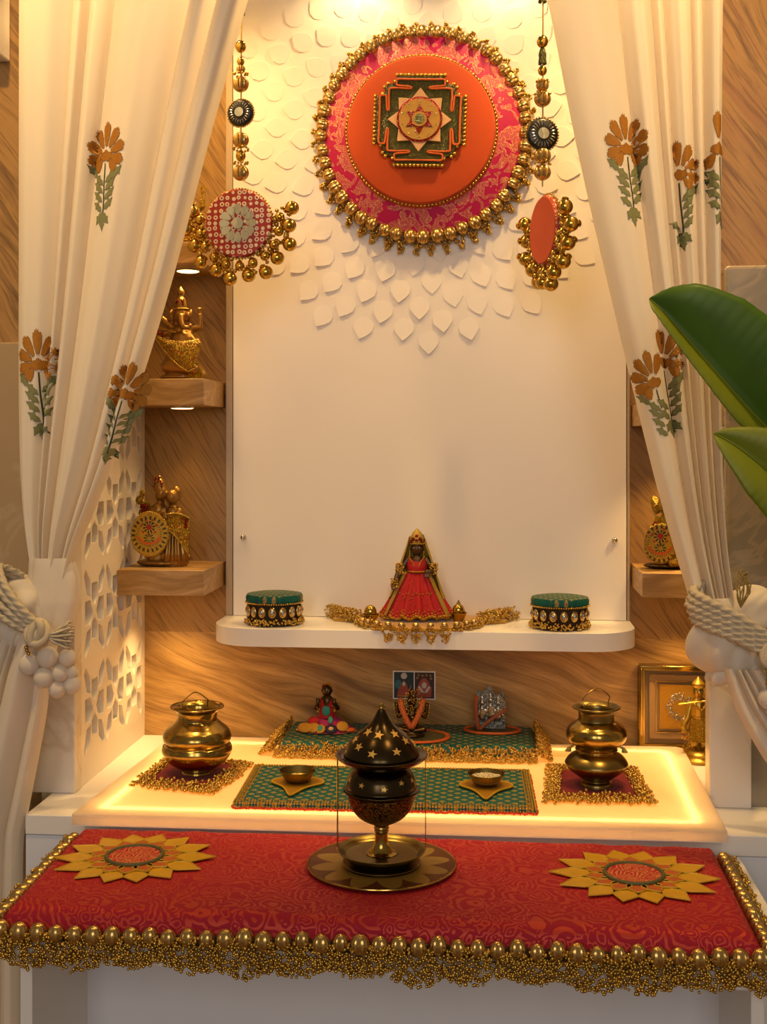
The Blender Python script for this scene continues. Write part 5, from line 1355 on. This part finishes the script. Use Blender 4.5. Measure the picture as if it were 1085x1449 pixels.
b.cap(F.p(-20, 58, 2), F.p(-32, 70, 4), 6*F.k, 5*F.k); b.cap(F.p(-16, 14, 10), F.p(18, 12, 14), 12*F.k, 10*F.k)
b.build('body', M['gold_glit'], t, remesh=0.0015, sm=2)
beads('gold_beads', [(*F.p(rnd(-24, 14), rnd(10, 70), 20+rnd(-1, 3)), .0018) for _ in range(90)], M['gold'], t)

# --- standing gold idol beside the picture
F = Fig((0.456, -0.088, 0.6002), 0.00112)
t = thing('standing_idol', 'standing gilded idol with flute pose beside the framed picture, behind the right pier', 'figurine', F.b)
b = MB(); b.lathe([(0, 0), (27*F.k, 0), (28*F.k, 5*F.k), (23*F.k, 9*F.k), (24*F.k, 13*F.k), (19*F.k, 17*F.k), (0, 18*F.k)], F.p(0, 0), 40); b.build('lotus_base', M['idol_gold'], t)
b = MB()
for sx in (-1, 1): b.cap(F.p(sx*6, 20), F.p(sx*7, 44), 5*F.k, 8*F.k); b.cap(F.p(sx*6, 19, 2), F.p(sx*8, 18.5, 9), 3*F.k, 2.4*F.k)
b.cap(F.p(0, 48), F.p(0, 82), 12*F.k, 13*F.k); b.cap(F.p(0, 88), F.p(0, 94), 5*F.k, 5*F.k); b.ell(F.p(-1, 102, 2), (7.8*F.k, 8.5*F.k, 10*F.k)); b.ell(F.p(-1, 101, 11), (1.7*F.k, 2*F.k, 2.6*F.k)); b.lathe([(9*F.k, 0), (10*F.k, 4*F.k), (5*F.k, 9*F.k), (0, 15*F.k)], F.p(-1, 109, 1), 20)
b.cap(F.p(-12, 82), F.p(-17, 62, 4), 5.5*F.k, 4.6*F.k); b.cap(F.p(-17, 62, 4), F.p(-24, 52, 10), 4.4*F.k, 3.6*F.k); b.cap(F.p(12, 82), F.p(20, 66, 4), 5.5*F.k, 4.6*F.k); b.cap(F.p(20, 66, 4), F.p(14, 80, 12), 4.4*F.k, 3.6*F.k)
for f_ in range(5): b.cap(F.p(-25+1.3*f_, 50, 11), F.p(-27+1.8*f_, 44, 12), 1.2*F.k, .9*F.k, 8)
b.build('body', M['idol_gold'], t, remesh=0.0012, sm=2)
b = MB(); b.grid(lambda u, v: F.p((13+3*v+1.5*math.sin(10*PI*u))*math.sin(2*PI*u), 64-34*v, (11+3*v)*math.cos(2*PI*u)+1), 60, 10, cu=True); b.build('robe', M['gold_glit'], t, angle=180)
face(t, F, -1, 102, 1.4, 9)
beads('waist_beads', [(*F.p(14*math.sin(a), 66, 13*math.cos(a)), .0018) for a in [2*PI*k/24 for k in range(24)]], M['gold'], t)
beads('necklace_beads', [(*F.p(-8+16*s, 86-10*math.sin(PI*s), 12.5), .0016) for s in [k/14 for k in range(15)]], M['gold'], t)
beads('sash_beads', [(*F.p(-20+rnd(-6, 6), 40+rnd(-16, 6), 9), .0016) for _ in range(30)], M['gold'], t)
MB().cap(F.p(-30, 84, 10), F.p(22, 92, 12), 1.4*F.k, 1.4*F.k).build('flute', M['idol_gold'], t)

# ================================================================== picture frame and postcard
t = thing('picture_frame', 'square gold picture frame with silver filigree disc leaning on the wood wall', 'picture', (0.44, -0.012, 0.6005))
def ring(b, x0, x1, z0, z1, w, y0, y1, mi=0):
    b.box(x0, x1, y0, y1, z0, z0+w, mi); b.box(x0, x1, y0, y1, z1-w, z1, mi); b.box(x0, x0+w, y0, y1, z0+w, z1-w, mi); b.box(x1-w, x1, y0, y1, z0+w, z1-w, mi); return b
X0, X1, Z0, Z1 = 0.368, 0.512, 0.6008, 0.744
ring(MB(), X0, X1, Z0, Z1, 0.0055, -0.030, -0.004).build('brass_moulding', M['brass'], t, bevel=0.0015)
ring(MB(), X0+0.005, X1-0.005, Z0+0.005, Z1-0.005, 0.0035, -0.026, -0.004).build('gilt_moulding', M['gold'], t, bevel=0.001)
M['mount'] = simple('taupe_mount', '8a6f48', 0.6, 0, 200, 0.1, 0.15); M['mount2'] = simple('tan_mount', 'a07c4a', 0.6, 0, 200, 0.1, 0.15)
MB().box(X0+0.008, X1-0.008, -0.014, -0.006, Z0+0.008, Z1-0.008).build('mount_board', M['mount'], t)
ring(MB(), X0+0.017, X1-0.017, Z0+0.017, Z1-0.017, 0.011, -0.0175, -0.013).build('mount_step', M['mount2'], t, bevel=0.0006)
ring(MB(), X0+0.0275, X1-0.0275, Z0+0.0275, Z1-0.0275, 0.0012, -0.0190, -0.013).build('mount_fillet', M['gold'], t)
MB().box(X0+0.034, X1-0.034, -0.0165, -0.013, Z0+0.034, Z1-0.034).build('gold_plate', M['gold_leaf'], t)
fc = (0.5*(X0+X1)-0.004, 0.5*(Z0+Z1)); g = []
for k in range(170): a = rnd(0, 2*PI); r = 0.022*math.sqrt(rnd(.25, 1)); g.append((fc[0]+r*math.cos(a), -0.0172, fc[1]+1.1*r*math.sin(a), rnd(.0009, .0018)))
stuff(beads('silver_filigree', g, M['silver'], t))
x0, x1, z0, z1 = -0.0555, 0.0190, 0.673, 0.7225
t = thing('postcard', 'white-bordered double picture card stuck on the wood above the dark idol', 'card', (0.5*(x0+x1), -0.001, z0))
MB().box(x0, x1, -0.0016, 0.0, z0, z1).build('card', M['white_paper'], t)
M['pic_a'] = simple('dark_teal_print', '122a2c', 0.5, 0, 60, 0, 0.4); M['pic_b'] = simple('dark_red_print', '3a1410', 0.5, 0, 60, 0, 0.5)
M['pic_w'] = simple('pale_print', 'cbbcae', 0.5, 0, 300, 0, 0.35); M['pic_r'] = simple('red_print', 'b0482e', 0.5, 0, 400, 0, 0.55); M['pic_t'] = simple('teal_print', '2f6a70', 0.5, 0, 200, 0, 0.4); M['pic_g'] = simple('gold_print', 'b07c2c', 0.5, 0, 300, 0, 0.5)
xm = x0+0.0375
def flat(polys, name, mats):
    b = MB()
    for i, (pl_, mi) in enumerate(polys): b.prism(pl_, FRONT(-0.0016), 0.0, 0.0003+0.0002*i, mi)
    return b.build(name, mats, t, smooth=False)
rect = lambda a, c, d, e: [(a, d), (c, d), (c, e), (a, e)]
PM = [M['pic_a'], M['pic_w'], M['pic_r'], M['pic_t'], M['pic_g'], M['pic_b']]
ax = x0+0.0195
flat([(rect(x0+0.002, xm-0.0008, z0+0.002, z1-0.002), 0), (circ(ax-0.010, z0+0.026, 0.006, 16, 0.008), 3), ([(ax-0.013, z0+0.004), (ax+0.011, z0+0.004), (ax+0.008, z0+0.016), (ax+0.005, z0+0.026), (ax, z0+0.034), (ax-0.005, z0+0.026), (ax-0.010, z0+0.016)], 2),
      (circ(ax, z0+0.041, 0.0055, 20), 1), ([(ax+0.007, z0+0.014), (ax+0.012, z0+0.018), (ax+0.013, z0+0.026), (ax+0.010, z0+0.020)], 4), (rect(ax-0.010, ax+0.012, z0+0.004, z0+0.007), 4), (circ(ax, z0+0.027, 0.0028, 12, 0.0035), 1)], 'teal_picture', PM)
ax = xm+0.0175
flat([(rect(xm+0.0008, x1-0.002, z0+0.002, z1-0.002), 5), ([(ax-0.012, z0+0.004), (ax+0.012, z0+0.004), (ax+0.013, z0+0.02), (ax+0.007, z0+0.032), (ax-0.007, z0+0.032), (ax-0.013, z0+0.02)], 2), (circ(ax, z0+0.030, 0.0065, 20, 0.0075), 2), (circ(ax, z0+0.025, 0.0043, 16, 0.0055), 1), ([(ax-0.011, z0+0.022), (ax-0.006, z0+0.013), (ax, z0+0.012), (ax-0.002, z0+0.016), (ax-0.008, z0+0.024)], 1), ([(ax+0.011, z0+0.022), (ax+0.006, z0+0.013), (ax, z0+0.012), (ax+0.002, z0+0.016), (ax+0.008, z0+0.024)], 1)]
     + [(circ(ax+dx, z0+dz, 0.0018, 10), 4) for dx, dz in ((-0.010, 0.043), (-0.003, 0.042), (0.004, 0.043), (0.011, 0.042), (0.012, 0.037), (-0.012, 0.038))], 'red_picture', PM)

# ================================================================== red cushion on the bench
cl, cr_, cf, cb, zt = -0.428, 0.404, -0.802, -0.509, 0.603
t = thing('bench_cushion', 'long crimson brocade cushion with gold ball and bead fringe on the bench', 'cushion', (-0.012, -0.65, 0.5755))
b = MB()
def cush(u, v):
    a = u*2-1; c_ = v*2-1; return a, c_
nx, ny = 120, 50
def top(u, v):
    x = cl+(cr_-cl)*u; y_ = cf+(cb-cf)*v; x -= (0.012*v)*(1-u)-(0.004*v)*u
    ex = min(u, 1-u)*(cr_-cl)/0.022; ey = min(v, 1-v)*(cb-cf)/0.022
    h = 1-(1-min(1, ex))**2.6; h2 = 1-(1-min(1, ey))**2.6
    w = 0.0012*noise.noise((x*9, y_*9, 0))+0.0010*math.sin(x*70+3*math.sin(x*20))*max(0, 1-ey*0.5)
    return (x, y_, 0.5755+(zt-0.5755)*min(h, h2)**0.5+w*min(1, ex, ey+.3))
b.grid(top, 260, 130)
b.grid(lambda u, v: (lambda p: (p[0], p[1], 0.5754))(top(u, v)), 30, 12)
b.build('cover', M['red_brocade'], t, angle=80)
def lotus(cx, cy, rot, scx=1.0):
    z = zt+0.0006; k = 0.080
    def P(r, a, h): return (cx+k*scx*r*math.cos(a+rot), cy+k*1.02*r*math.sin(a+rot), z+h)
    def pet(par, a, r0, r1, w, h, mat, name):
        b = MB(); o = [(r0, -w*.35), (r0+.28*(r1-r0), -w), (r0+.62*(r1-r0), -w*.85), (r1, 0), (r0+.62*(r1-r0), w*.85), (r0+.28*(r1-r0), w), (r0, w*.35)]
        pl_ = [(cx+k*(r*math.cos(a+rot)-q*math.sin(a+rot))*scx, cy+k*1.02*(r*math.sin(a+rot)+q*math.cos(a+rot))) for r, q in o]
        b.prism(pl_, FLAT(z), h-0.001, h, 0); b.tube([(x, y_, z+h) for x, y_ in pl_], 0.0009, 6, mi=1, closed=True)
        b.build(name, [mat, M['lotus_edge']], par, smooth=False)
    ap = MB().prism([P(0.42, a, 0)[:2] for a in [2*PI*i/48 for i in range(48)]], FLAT(z), 0.002, 0.0046).build('flower_applique', M['medal_brocade'], t, origin=(cx, cy, z), smooth=False)
    for i in range(14): pet(ap, 2*PI*i/14, 0.42, 1.16+0.10*math.cos(2*(2*PI*i/14)), 0.215, 0.0022, M['lotus'], 'mustard_petal')
    for i in range(14): pet(ap, 2*PI*(i+.5)/14, 0.36, 0.74, 0.155, 0.0034, M['inner_petal'], 'rust_petal')
    MB().tube([(cx+k*scx*.43*math.cos(a), cy+k*.44*math.sin(a), z+0.0046) for a in [2*PI*i/48 for i in range(48)]], 0.0026, 8, closed=True).build('green_braid', M['dark_thread'], ap)
lotus(-0.325, -0.636, R(6)); lotus(0.288, -0.642, R(-2))
# gold balls, one by one, along front and both ends
src = None; fr = []; back = []
path = []
n = 40
for i in range(n): path.append((cl+0.004+(cr_-cl-0.008)*i/(n-1), cf-0.008+rnd(-.0015, .0015), 0.5815+rnd(-.002, .0015), 0, rnd(0.90, 1.10)))
for i in range(15): s = (i+.6)/15; path.append((cl-0.006-0.012*s, cf+(cb-cf)*s, 0.5855+rnd(-.001, .002), PI/2, rnd(.86, 1.04)))
for i in range(15): s = (i+.6)/15; path.append((cr_+0.008+0.004*s, cf+(cb-cf)*s, 0.5855+rnd(-.001, .002), PI/2, rnd(.86, 1.04)))
for x, y_, z, a, s in path:
    if src is None: src = ribbed_pearl('gold_ball', 0.0090, M['pearl'], t, (x, y_, z), 12, 1.18)
    else: place(src, t, (x, y_, z), (0.0, 0, a), s, 'gold_ball')
L = cr_-cl+0.03
for i in range(5200):
    x = cl-0.016+L*rnd(0, 1); ph = (x-cl)/0.062
    low = 0.5515-0.0085*abs(math.sin(ph*PI))-0.004*math.sin(x*31)
    z = low+(0.581-low)*rnd(0, 1)**0.95
    fr.append((x, cf-0.006-rnd(0, .009)-(0.002 if z < .564 else 0), z, rnd(.0018, .0024)))
for i in range(460):
    s = rnd(0, 1); y_ = cf+(cb-cf)*s
    fr.append((cl-0.008-0.012*s-rnd(0, .011), y_, 0.5775+rnd(0, .012), rnd(.0020, .0027)))
    fr.append((cr_+0.012+0.004*s+rnd(0, .011), y_, 0.5775+rnd(0, .012), rnd(.0020, .0027)))
stuff(beads('bead_fringe', fr, M['bead'], t))
MB().box(cl, cr_, cf-0.005, cf-0.001, 0.570, 0.581).build('fringe_tape', M['beadback'], t)

# ================================================================== incense burner and tray
bx, by = -0.016, -0.634; z0 = zt+0.0012
t = thing('tray', 'round etched brass tray under the incense burner on the red cushion', 'tray', (bx, by, z0)); c = (bx, by, z0)
MB().lathe([(0, 0), (0.086, 0), (0.0905, 0.0016), (0.0915, 0.003), (0.0900, 0.0042), (0.087, 0.0030), (0, 0.0026)], c, 96).build('plate', M['tray'], t, origin=c)
MB().tube([(bx+0.0905*math.cos(2*PI*k/96), by+0.0905*math.sin(2*PI*k/96), z0+0.0036) for k in range(96)], 0.0014, 8, closed=True).build('rim', M['brass'], t)
t = thing('incense_burner', 'domed brass incense burner with star cut-outs, standing on the round tray', 'incense burner', (bx, by, z0+0.0028)); zc = z0+0.0028; c = (bx, by, zc); s = 0.00086
def lathe_part(pr, name, mat, par=None, n=5, seg=80): return MB().lathe(profile(pr, s, n), c, seg).build(name, mat, par or t)
lathe_part([(0, 0), (52, 0), (54, 1.5), (56, 2.5), (54, 3.6), (48, 3), (0, 3)], 'foot_plate', M['brass_dull'], n=3)
lathe_part([(0, 3), (36, 3), (44, 6), (56, 14), (62, 20), (63.5, 21.5), (62, 22), (57, 19.5), (52, 16), (46, 15), (0, 15)], 'saucer', M['brass_dull'])
lathe_part([(0, 15), (22, 15.3), (17, 18), (12, 24), (9.5, 32), (9, 44), (10.5, 47), (9.5, 49), (11, 51), (10, 54), (12, 57), (0, 58)], 'stem', M['brass'])
lathe_part([(0, 57), (10, 57.5), (20, 60), (33, 68), (43, 80), (48, 92), (50, 100), (47, 101), (0, 90)], 'bowl', M['engraved'])
up_px = [(48, 100), (54, 104), (55, 106), (53, 107.5), (50, 109), (49.5, 114), (47, 124), (42, 132), (36.5, 138), (35, 142), (37, 146), (30, 147), (0, 147)]
ub = lathe_part(up_px, 'pierced_bowl', M['bronze'])
lid_px = [(36, 146), (50, 145), (60, 149), (65, 154), (66, 155.5), (64, 156), (58, 153.5), (54, 153), (54, 156), (52.5, 161), (46, 172), (36, 183), (25, 192), (15, 202), (8, 213), (4.5, 221), (4.5, 224), (2, 228), (0, 229)]
ld = lathe_part(lid_px, 'lid', M['bronze'])
lathe_part([(4.6, 220), (5.4, 222), (4.6, 224.5), (2.4, 228), (0, 230)], 'finial', M['brass'])
def prof_at(px_, h):      # outer radius and slope of a profile at height h
    P = cr([(r, q, 0) for r, q in px_], 8); best = None
    for a, b_ in zip(P, P[1:]):
        if (a.y-h)*(b_.y-h) <= 0 and abs(a.y-b_.y) > 1e-6:
            f = (h-a.y)/(b_.y-a.y); r = a.x+(b_.x-a.x)*f
            best = r if best is None or r > best else best
    return best
def star_on(par, px_, ang, h, R_):
    b = MB(); n = 10; a0 = R(ang); r0 = prof_at(px_, h)
    def P(u, w, e):           # u around, w along the wall (downwards), in profile units
        hh = h+w*0.72; r = (prof_at(px_, hh) or r0)+e; a = a0+u/r0
        return (c[0]+r*s*math.cos(a), c[1]+r*s*math.sin(a), c[2]+hh*s)
    o = [((R_ if k % 2 == 0 else R_*.42)*math.sin(2*PI*k/n+.2), (R_ if k % 2 == 0 else R_*.42)*math.cos(2*PI*k/n+.2)) for k in range(n)]
    vs = [P(0, 0, .7)]+[P(u, w, .7) for u, w in o]+[P(u, w, -.4) for u, w in o]
    fs = [(0, 1+k, 1+(k+1) % n) for k in range(n)]+[(1+k, 1+n+k, 1+n+(k+1) % n, 1+(k+1) % n) for k in range(n)]
    b.add(vs, fs).build('star', M['star'], par, smooth=False)  # inlaid plate on the uncut wall, coloured like a lit opening
front = -90+4
lid2 = [p for p in lid_px[8:]]
for a, h in ((-6, 190), (28, 170), (-14, 168), (-44, 174), (62, 180), (-70, 180), (90, 172), (120, 185), (150, 172), (180, 186), (210, 172), (238, 184), (44, 190), (-46, 192)): star_on(ld, lid2, front+a, h, 7.4)
for a, h in ((-34, 122), (6, 119), (38, 125), (68, 124), (-70, 124), (105, 122), (140, 125), (180, 122), (220, 125), (255, 122)): star_on(ub, [(49.5, 110)]+up_px[5:11], front+a, h, 5.2)
for sx in (-1, 1):
    MB().tube([(bx+sx*63*s, by, zc+154*s), (bx+sx*63*s, by, zc+21*s)], 0.0006 if sx > 0 else 0.0010, 6).build('rod', M['brass'], t)

# ================================================================== banana leaves at the right
t = thing('banana_plant', 'two green banana leaves reaching in from the right edge', 'plant', (0.70, -0.62, 0.0))
def leafblade(mid, wu, wl, upv, lov, mat_u, mat_l):
    P = cr(mid, 14); n = len(P)
    lf = MB()
    def side(wtab, vec, mi, rows=10):
        v = Vector(vec).normalized(); vs = []
        for i in range(n):
            w = interp([(-q[0], q[1]) for q in wtab], -i/(n-1))
            for k in range(rows):
                s_ = k/(rows-1); rip = 0.0004*math.sin(i*2.1)*s_
                vs.append(P[i]+v*(w*s_)+Vector((0, -0.012*math.sin(PI*s_*.8)*min(1, w/.05)+rip, rip)))
        fs = [(i*rows+k, i*rows+k+1, (i+1)*rows+k+1, (i+1)*rows+k) for i in range(n-1) for k in range(rows-1)]
        lf.add(vs, fs, mi)
    side(wu, upv, 0); side(wl, lov, 1)
    o = lf.build('leaf', [mat_u, mat_l], t, angle=180); q = o.modifiers.new('solid', 'SOLIDIFY'); q.thickness = 0.0009
    m = MB(); m.tube([p+Vector((0, -0.0012, 0)) for p in P], [0.0005+0.0032*i/(n-1) for i in range(n)], 8); m.build('midrib', M['leaf_light'], o)
leafblade([(0.306, -0.640, 1.2955), (0.330, -0.645, 1.270), (0.375, -0.640, 1.218), (0.42, -0.63, 1.168), (0.47, -0.61, 1.118), (0.56, -0.60, 1.02), (0.70, -0.62, 0.80)],
          [(0, 0.0), (0.07, 0.024), (0.16, 0.050), (0.30, 0.080), (0.5, 0.098), (0.75, 0.085), (1, 0.0)], [(0, 0.0), (0.08, 0.010), (0.25, 0.019), (0.5, 0.028), (0.8, 0.03), (1, 0.0)], (0.62, -0.12, 0.78), (-0.70, -0.55, -0.50), M['leaf'], M['leaf_light'])
leafblade([(0.378, -0.660, 1.134), (0.405, -0.662, 1.118), (0.44, -0.66, 1.090), (0.48, -0.65, 1.050), (0.56, -0.64, 0.96), (0.70, -0.62, 0.72)],
          [(0, 0.0), (0.08, 0.014), (0.2, 0.030), (0.4, 0.055), (0.7, 0.06), (1, 0.0)], [(0, 0.0), (0.08, 0.010), (0.2, 0.024), (0.4, 0.042), (0.7, 0.05), (1, 0.0)], (0.60, 0.10, 0.78), (-0.70, -0.4, -0.62), M['leaf_light'], M['leaf_light'])
MB().tube([(0.70, -0.62, 0.85), (0.71, -0.62, 0.4), (0.70, -0.62, 0.0)], [0.012, 0.02, 0.03], 12).build('stem', M['leaf_light'], t)
